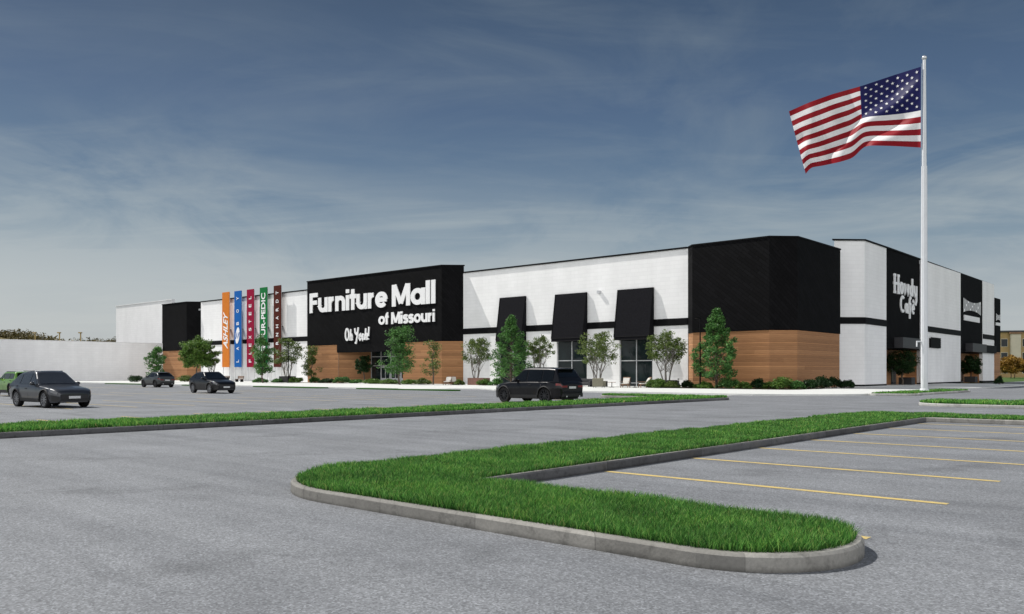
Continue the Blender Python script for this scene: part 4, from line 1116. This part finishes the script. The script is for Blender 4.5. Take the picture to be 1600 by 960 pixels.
    obj('crown', leaf_mesh(C, ls, .35, sd), leaf, root)
    return root
LG, LO, LD, LB, LA = M['leaf_green'], M['leaf_olive'], M['leaf_dark'], M['leaf_bright'], M['leaf_autumn']
tree(1120, 72.6, 485, 60, 'pyramid', 'neat cone shaped green tree in front of the wood clad corner tower', LG, dens=1.5)
tree(799, 68.5, 495, 54, 'pyramid', 'tall cone shaped green tree rising behind the black SUV, over the leftmost awning', LG, dens=1.3)
tree(625, 68.0, 510, 56, 'loose', 'tall ragged green tree before the entrance doors', LG, dens=1.5)
tree(677, 71.5, 534, 40, 'loose', 'thin sparse young tree against the wood cladding right of the entrance', LO, dens=.55, size=.15)
tree(745, 73.2, 530, 46, 'multi', 'many stemmed small tree just right of the entrance block', LO, size=.15)
tree(842, 73.0, 527, 42, 'multi', 'many stemmed small tree between the first two awnings, its stems hidden by the black SUV', LO, size=.15)
tree(934, 72.6, 522, 58, 'multi', 'spreading many stemmed tree between the middle and the right awning', LO, dens=1.2, size=.15)
tree(1040, 72.2, 520, 56, 'multi', 'spreading many stemmed tree between the right awning and the corner tower', LO, dens=1.2, size=.15)
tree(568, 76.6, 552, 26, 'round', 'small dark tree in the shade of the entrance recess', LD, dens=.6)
tree(487, 73.0, 541, 32, 'loose', 'sparse small tree at the left corner of the entrance block', LO, dens=.7, size=.18)
tree(449, 71.0, 531, 44, 'multi', 'many stemmed tree in a dark planter before the brown banner', LO, dens=1.0, size=.18)
tree(411, 66.0, 522, 38, 'loose', 'slim upright tree covering the lower half of the green banner', LG, dens=1.2, size=.19)
tree(308, 68.5, 524, 46, 'round', 'dense leafy tree beside the left wood clad corner', LB, dens=1.35, size=.22)
tree(331, 71.0, 541, 26, 'multi', 'small olive tree half hidden behind the denser tree at the left corner', LO, dens=.8, size=.2)
tree(244, 60.0, 541, 34, 'loose', 'small ragged tree in front of the low white wing wall', LG, dens=.8, size=.22)
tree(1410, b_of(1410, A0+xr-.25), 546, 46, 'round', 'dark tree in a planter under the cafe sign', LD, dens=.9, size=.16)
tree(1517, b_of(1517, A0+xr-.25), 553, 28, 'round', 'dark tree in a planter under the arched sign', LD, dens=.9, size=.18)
shr_n = [0]
def shrub(px, b, ytop, wpx, leaf, label, group=None, z0=.12, tall=1.0):
    shr_n[0] += 1; sd = 900+shr_n[0]*13; r = np.random.default_rng(sd)
    p = W(a_of(px, b), b); Zd = p.y; H = max(.7, (HZ-ytop)*Zd/F+EYE-z0+.25); Rw = wpx*Zd/F/2*1.35
    root = empty('shrub', (p.x, p.y, z0), r.uniform(0, 6.28), label, 'shrub', group)
    m = MB(); pts = []
    nk = int(14+12*Rw)
    for k in range(nk):
        th = r.uniform(0, 6.28); u = r.random()**.55; hh = H*(1-.55*u*u)*r.uniform(.55, .95)
        c = np.array((Rw*.85*u*math.cos(th), Rw*.85*u*math.sin(th), max(.12, hh-.12)))
        m.tube((c[0]*.2, c[1]*.2, -.03), tuple(c), .016, .006, 5, 0, False)
        n = 100; v = r.normal(size=(n, 3)); v /= np.linalg.norm(v, axis=1)[:, None]; v *= (r.random(n)**.5)[:, None]
        pts.append(c+v*np.array((Rw*.34+.06, Rw*.34+.06, H*.26)))
    C = np.concatenate(pts); C = C[C[:, 2] > .03]
    m.build('stems', M['bark'], root)
    me = leaf_mesh(C, .10, .5, sd); me.name = 'foliage'; obj('foliage', me, leaf, root)
    return root
T_ = 'shrubs in the bed along the corner tower'
for px, b, yt, w_, lf, lab in (
    (1074, 73.0, 597, 15, LD, 'dark low shrub between the white wall and the lamp post'),
    (1100, 72.2, 600, 24, LB, 'low pale shrub at the foot of the slim dark lamp post'),
    (1139, 72.2, 593, 28, LG, 'large rounded shrub right of the cone shaped tree'),
    (1162, 72.0, 600, 20, LB, 'low yellowish shrub between the large rounded shrub and a dark one'),
    (1185, 73.0, 595, 18, LD, 'upright dark shrub near the left edge of the chamfered wood corner'),
    (1203, 73.2, 600, 18, LB, 'low light shrub at the edge of the chamfered wood corner'),
    (1224, 73.6, 591, 26, LB, 'bright green shrub before the chamfered wood corner'),
    (1246, 74.0, 597, 18, LG, 'yellow green low shrub right of the bright one'),
    (1264, 75.5, 593, 20, LD, 'dark shrub where the wood turns to the side wall'),
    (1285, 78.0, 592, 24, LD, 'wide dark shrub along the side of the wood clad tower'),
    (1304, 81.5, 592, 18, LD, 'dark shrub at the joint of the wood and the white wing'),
    (1325, 81.5, 596, 17, LD, 'dark shrub at the left foot of the white wing, last of the bed')): shrub(px, b, yt, w_, lf, lab, T_)
T_ = 'shrubs along the white front wall'
for px, b, yt, w_, lf, lab in (
    (1028, 70.6, 594, 26, LB, 'bright rounded shrub under the spreading tree beside the lounge chairs'),
    (1050, 71.2, 599, 20, LO, 'low olive shrub left of the bollard'),
    (717, 70.6, 596, 14, LO, 'low olive shrub between the pair of lounge chairs and the brick planter'),
    (776, 71.0, 594, 18, LG, 'green shrub right of the brick planter, close to the black SUV'),
    (1014, 72.2, 597, 16, LD, 'dark low shrub behind the lounge chair turned left'),
    (756, 70.6, 594, 16, LB, 'bright shrub in front of the brick planter'),
    (640, 71.5, 595, 24, LB, 'broad bright shrub right of the ragged entrance tree'),
    (661, 72.0, 594, 18, LO, 'olive shrub below the thin young tree'),
    (610, 71.5, 594, 22, LB, 'bright shrub left of the ragged entrance tree'),
    (583, 72.0, 594, 26, LB, 'broad yellow green shrub before the entrance doors'),
    (556, 72.5, 597, 18, LG, 'low green shrub at the left jamb of the entrance'),
    (534, 73.0, 590, 20, LG, 'rounded green shrub at the wood corner left of the entrance'),
    (510, 73.0, 593, 22, LD, 'dark low shrub along the wood left of the entrance'),
    (492, 73.0, 590, 12, LG, 'narrow shrub at the left foot of the entrance block'),
    (463, 70.6, 590, 16, LB, 'bright shrub right of the dark planter'),
    (434, 70.0, 593, 16, LG, 'low shrub left of the dark planter'),
    (406, 68.0, 592, 18, LG, 'rounded shrub left of the slim upright tree'),
    (290, 67.0, 588, 20, LO, 'olive shrub at the foot of the dense leafy tree'),
    (322, 67.5, 591, 20, LO, 'low shrub behind the black SUV at the left'),
    (212, 58.5, 588, 20, LD, 'dark clipped shrub along the low wing wall'),
    (232, 58.5, 590, 14, LD, 'smaller dark shrub right of the clipped one by the wing wall')): shrub(px, b, yt, w_, lf, lab, T_)
shrub(1562, 123, 590, 10, LD, 'small shrub at the far end of the side wall')
def bed(pts, z=.128): sheet('planting_bed', pts, z, M['soil'])
bed(round_poly([(A0-.5, 70.2, .6), (A0+tb[0]+3.0, 70.2, 1.5), (A0+tb[0]+3.0, 80, .5), (A0+tb[0]-3, 80, .2), (A0-.5, 77, .2)]))
bed([(A0+X(480), 70.2), (A0+X(600), 70.2), (A0+X(600), 73.4), (A0+X(480), 73.4)])
bed([(A0+X(640), 70.2), (A0+X(690), 70.2), (A0+X(690), 73.4), (A0+X(640), 73.4)])
# ---------------------------------------------------------------- furniture on the paving
def lounge(px, b, rz, label):
    root = empty('lounge_chair', W(a_of(px, b), b, .12), TH+rz, label, 'chair', 'lounge chairs on the paving')
    for sx in (-1, 1):
        for (y, h) in ((-.42, .36), (.38, .30)):
            m = MB(); m.box(sx*.36-.03, sx*.36+.03, y-.035, y+.035, 0, h); m.build('leg', M['timber'], root)
        m = MB(); m.box(sx*.42-.05, sx*.42+.05, -.48, .34, .56, .60); m.build('armrest', M['timber'], root)
    m = MB()
    for k in range(6): m.add([(-.38, -.46+k*.145, .36-k*.016), (.38, -.46+k*.145, .36-k*.016), (.38, -.34+k*.145, .345-k*.016), (-.38, -.34+k*.145, .345-k*.016), (-.38, -.46+k*.145, .33-k*.016), (.38, -.46+k*.145, .33-k*.016), (.38, -.34+k*.145, .315-k*.016), (-.38, -.34+k*.145, .315-k*.016)], [(0, 1, 2, 3), (7, 6, 5, 4), (0, 4, 5, 1), (1, 5, 6, 2), (2, 6, 7, 3), (3, 7, 4, 0)])
    m.build('seat', M['timber'], root)
    m = MB()
    for k in range(5):
        x0 = -.36+k*.148; m.add([(x0, .32, .28), (x0+.125, .32, .28), (x0+.125, .68, 1.05), (x0, .68, 1.05), (x0, .36, .27), (x0+.125, .36, .27), (x0+.125, .72, 1.04), (x0, .72, 1.04)], [(0, 1, 2, 3), (7, 6, 5, 4), (0, 4, 5, 1), (1, 5, 6, 2), (2, 6, 7, 3), (3, 7, 4, 0)])
    m.build('backrest', M['timber'], root)
    m = MB(); m.box(-.33, .33, -.42, .28, .365, .46); o = m.build('seat_cushion', M['cushion'], root); bevel(o, .03)
    m = MB(); m.add([(-.32, .22, .44), (.32, .22, .44), (.32, .54, .98), (-.32, .54, .98), (-.32, .31, .40), (.32, .31, .40), (.32, .63, .96), (-.32, .63, .96)], [(0, 1, 2, 3), (7, 6, 5, 4), (0, 4, 5, 1), (1, 5, 6, 2), (2, 6, 7, 3), (3, 7, 4, 0)])
    o = m.build('back_cushion', M['cushion'], root); bevel(o, .03)
    return root
lounge(699, 69.5, R(25), 'lounge chair with pale cushions left of its pair by the wood clad entrance wall')
lounge(710, 71.0, R(60), 'lounge chair turned sideways, right of its pair by the wood clad entrance wall')
lounge(977, 69.6, R(20), 'lounge chair with pale cushions before the right window')
lounge(1006, 70.4, R(-40), 'lounge chair turned left beside the bright rounded shrub')
def tub(px, b, label):
    root = empty('armchair', W(a_of(px, b), b, .12), TH+R(200), label, 'armchair')
    m = MB(); m.box(-.5, .5, -.45, .45, .12, .44); bevel(m.build('seat', M['beige'], root), .05)
    m = MB(); m.box(-.55, .55, .32, .55, .12, .95); bevel(m.build('backrest', M['beige'], root), .06)
    for sx in (-1, 1):
        m = MB(); m.box(sx*.5-.1, sx*.5+.1, -.48, .32, .12, .68); bevel(m.build('armrest', M['beige'], root), .05)
        for y in (-.4, .45): m = MB(); m.tube((sx*.45, y, 0), (sx*.45, y, .13), .03, .03, 6); m.build('leg', M['charcoal'], root)
tub(936, 67.8, 'olive beige padded armchair seen from behind, right of the black SUV')
def sofa(px, b, label):
    root = empty('sofa', W(a_of(px, b), b, .12), TH, label, 'sofa')
    m = MB(); m.box(-1.0, 1.0, -.4, .4, .14, .45); bevel(m.build('seat', M['charcoal'], root), .05)
    m = MB(); m.box(-1.0, 1.0, .25, .48, .14, .85); bevel(m.build('backrest', M['charcoal'], root), .05)
    for sx in (-1, 1):
        m = MB(); m.box(sx*1.02-.1, sx*1.02+.1, -.4, .3, .14, .62); bevel(m.build('armrest', M['charcoal'], root), .04)
        for y in (-.33, .4): m = MB(); m.tube((sx*.95, y, 0), (sx*.95, y, .15), .03, .03, 6); m.build('leg', M['alu'], root)
sofa(912, 71.4, 'dark grey garden sofa before the middle window')
def table(px, b, label, mat, r=.42, h=.5):
    root = empty('side_table', W(a_of(px, b), b, .12), 0, label, 'table')
    m = MB(); m.lathe([(.001, h+.04), (r, h+.04), (r, h), (.001, h)][::-1], 20); m.build('table_top', mat, root)
    m = MB(); m.lathe([(.25, 0), (.25, .03), (.04, .05), (.04, h)], 14); m.build('base', M['charcoal'], root)
table(956, 70.0, 'small round timber table between the armchair and the lounge chair', M['timber'])
table(992, 70.2, 'small grey round table between two lounge chairs before the right window', M['alu'], .4, .45)
def bench(px, b, label):
    root = empty('bench', W(a_of(px, b), b, .12), TH, label, 'bench')
    m = MB()
    for k in range(3): m.box(-.9, .9, -.25+k*.16, -.12+k*.16, .43, .47)
    m.build('seat', M['timber'], root)
    m = MB()
    for k in range(3): m.box(-.9, .9, .24+k*.02, .28+k*.02, .55+k*.14, .66+k*.14)
    m.build('backrest', M['timber'], root)
    for sx in (-1, 1): m = MB(); m.box(sx*.75-.04, sx*.75+.04, -.25, .24, 0, .43); m.box(sx*.75-.03, sx*.75+.03, .2, .26, .43, .9); m.build('leg', M['black'], root)
bench(374, 70.5, 'slatted timber bench below the blue banner')
bench(352, 70.5, 'slatted timber bench below the orange banner, partly behind the black SUV')
def planter(px, b, label, w_=.9, h=.6, mat=None, d=None, z0=.12):
    root = empty('planter', W(a_of(px, b), b, z0), TH, label, 'planter'); d = d or w_
    m = MB(); t = .06
    m.box(-w_/2, w_/2, -d/2, -d/2+t, 0, h); m.box(-w_/2, w_/2, d/2-t, d/2, 0, h); m.box(-w_/2, -w_/2+t, -d/2+t, d/2-t, 0, h-.002); m.box(w_/2-t, w_/2, -d/2+t, d/2-t, 0, h-.002)
    m.build('box', mat or M['planter'], root)
    m = MB(); m.box(-w_/2+t, w_/2-t, -d/2+t, d/2-t, .02, h-.08); m.build('soil', M['soil'], root)
planter(449, 71.0, 'long dark planter under the many stemmed tree by the brown banner', 2.6, .95, d=1.2)
planter(1040, 72.2, 'dark planter under the spreading tree beside the corner tower', 1.7, .75)
planter(934, 72.6, 'dark planter under the spreading tree behind the sofa', 1.5, .6)
planter(748, 72.6, 'long brown brick planter right of the entrance block', 2.6, .85, M['brick'], 1.2)
planter(1417, b_of(1417, A0+xr-.2), 'black planter box under the cafe sign', 1.5, .9)
planter(1517, b_of(1517, A0+xr-.2), 'black planter box under the arched sign', 1.5, .9)
def lamp(px, b, ytop, label):
    p = W(a_of(px, b), b, .12); h = (HZ-ytop)*p.y/F+EYE-.12
    root = empty('lamp_post', p, TH, label, 'lamp post', 'slim dark lamp posts')
    m = MB(); m.lathe([(.16, 0), (.16, .12), (.075, .16), (.055, h)], 12); m.build('pole', M['black'], root, smooth=True, angle=30)
    m = MB(); m.box(-.06, .06, -.75, .05, h, h+.08); m.box(-.14, .14, -.85, -.35, h-.03, h); m.build('lamp_head', M['black'], root)
lamp(1094, 71.6, 498, 'slim dark lamp post beside the cone shaped tree at the corner tower')
lamp(450.5, 69.6, 534, 'slim dark lamp post in front of the brown banner')
def bollard(px, b, label):
    root = empty('bollard_light', W(a_of(px, b), b, .12), 0, label, 'bollard light')
    m = MB(); m.lathe([(.09, 0), (.09, .72)], 14); m.build('post', M['charcoal'], root, smooth=True, angle=40)
    m = MB(); m.lathe([(.075, .72), (.075, .84)], 14); m.build('lens', M['cushion'], root)
    m = MB(); m.lathe([(.09, .84), (.09, .9), (.001, .92)], 14); m.build('cap', M['charcoal'], root)
bollard(1060, 71.4, 'short dark bollard light between the planter and the corner tower')
# ---------------------------------------------------------------- far background
def hillmesh(name, x0, x1, y0, y1, hfun, mat, nx=60, ny=16):
    m = MB(); m.grid([[(x0+(x1-x0)*i/nx, y0+(y1-y0)*j/ny, hfun(i/nx, j/ny)) for i in range(nx+1)] for j in range(ny+1)])
    o = m.build(name, mat, smooth=True); return tag(o, kind='structure')
hf = lambda u, v: -.5+math.sin(min(1, v*1.5)*math.pi/2)*((30.5-19*u)+1.6*math.sin(u*11)+1.0*math.sin(u*23+1))*(1 if u < .93 else max(0, (1-u)/.07))
hillmesh('hills', -420, -120, 430, 620, hf, M['hill'])
r = np.random.default_rng(5)
pts = []
for k in range(620):
    u = r.random(); v = r.choice([r.uniform(.55, .75), r.uniform(.2, .6)], p=[.75, .25]); x = -420+300*u; y = 430+190*v
    h = hf(u, v); rad = r.uniform(1.6, 4.2)*(1.2 if r.random() < .3 else .8)
    n = 70; q = r.normal(size=(n, 3)); q /= np.linalg.norm(q, axis=1)[:, None]; q *= rad*(r.random(n)**.4)[:, None]; q[:, 2] *= .8
    pts.append(q+np.array((x, y, h+rad*.5)))
me = leaf_mesh(np.concatenate(pts), .8, .3, 3); me.name = 'distant_woods'
tag(obj('distant_woods', me, m_leaf('far woods leaves', (.05, .05, .016), (.17, .135, .045), .1)), kind='stuff')
for px, lab in ((55, 'pale lamp post above the low wing, leftmost of three'), (93, 'pale lamp post above the low wing, middle of three'), (126, 'pale lamp post above the low wing, right of three')):
    x = (px-800)/F*205; root = empty('lamp_post', (x, 205, 0), 0, lab, 'lamp post', 'pale lamp posts behind the low wing')
    h = (HZ-521)*205/F+EYE
    m = MB(); m.lathe([(.2, 0), (.14, h)], 10); m.build('pole', M['tan'], root, smooth=True)
    m = MB(); m.box(-.35, .35, -.5, .1, h-.02, h+.25); m.build('lamp_head', M['tan'], root)
# apartment block at the right
ap = empty('apartment_building', (158, 270, 0), R(-14), 'long tan apartment block with cream bays behind the autumn trees at the right edge', 'building')
m = MB(); m.box(-8, 66, 0, 14, 0, 14.6); m.build('wall', M['tan'], ap)
m = MB(); m.box(-8.5, 66.5, -.6, 14.5, 14.6, 15.1); m.build('roof', M['charcoal'], ap)
for k in range(8):
    x = -6+k*8.6
    m = MB(); m.box(x, x+3.0, -.9, -.003, 5.2, 14.0); m.box(x+.3, x+2.7, -.96, -.9, 5.4, 13.8); m.build('bay', M['cream'], ap)
    m = MB(); m.box(x-.3, x+3.3, -1.3, .5, 14.0, 14.55); m.build('canopy', M['timber'], ap)
    for z_ in (1.4, 5.6, 10.0):
        for xx in (x+3.7, x+6.1):
            fr = MB(); fr.box(xx-.12, xx+1.92, -.12, -.003, z_-.12, z_+2.5); fo = fr.build('window_frame', M['cream'], ap)
            g = MB(); g.box(xx, xx+1.8, -.15, -.121, z_, z_+2.35); g.build('pane', M['glass'], fo)
    m = MB(); m.box(x+3.4, x+8.0, -1.4, -.13, 4.4, 4.6); m.box(x+3.4, x+8.0, -1.4, -1.3, 4.6, 5.4); m.build('balcony', M['timber'], ap)
LABS = ['bushy orange brown tree at the far right before the apartment block, leftmost of its row', 'rust coloured tree before the apartment block, left of the olive green one', 'olive green tree between rust coloured ones before the apartment block', 'orange tree before the apartment block at the right edge of the photo', 'rust tree before the apartment block, beyond the right edge of the photo']
for k, (x, y, h, w_, lf) in enumerate(((135, 226, 6.2, 6.0, LA), (139.5, 232, 5.8, 6.0, LA), (144, 226, 6.4, 6.4, LO), (149, 230, 6.2, 6.2, LA), (155, 226, 6.6, 6.6, LA))):
    a, b = AB(x, y); px = 800+x/y*F; tree(px, b, HZ-(h-EYE)*F/y, w_*F/y, 'round', LABS[k], lf, 'autumn_tree' if lf is LA else 'tree', dens=.8, z0=0, group='trees before the apartment block', size=.45)
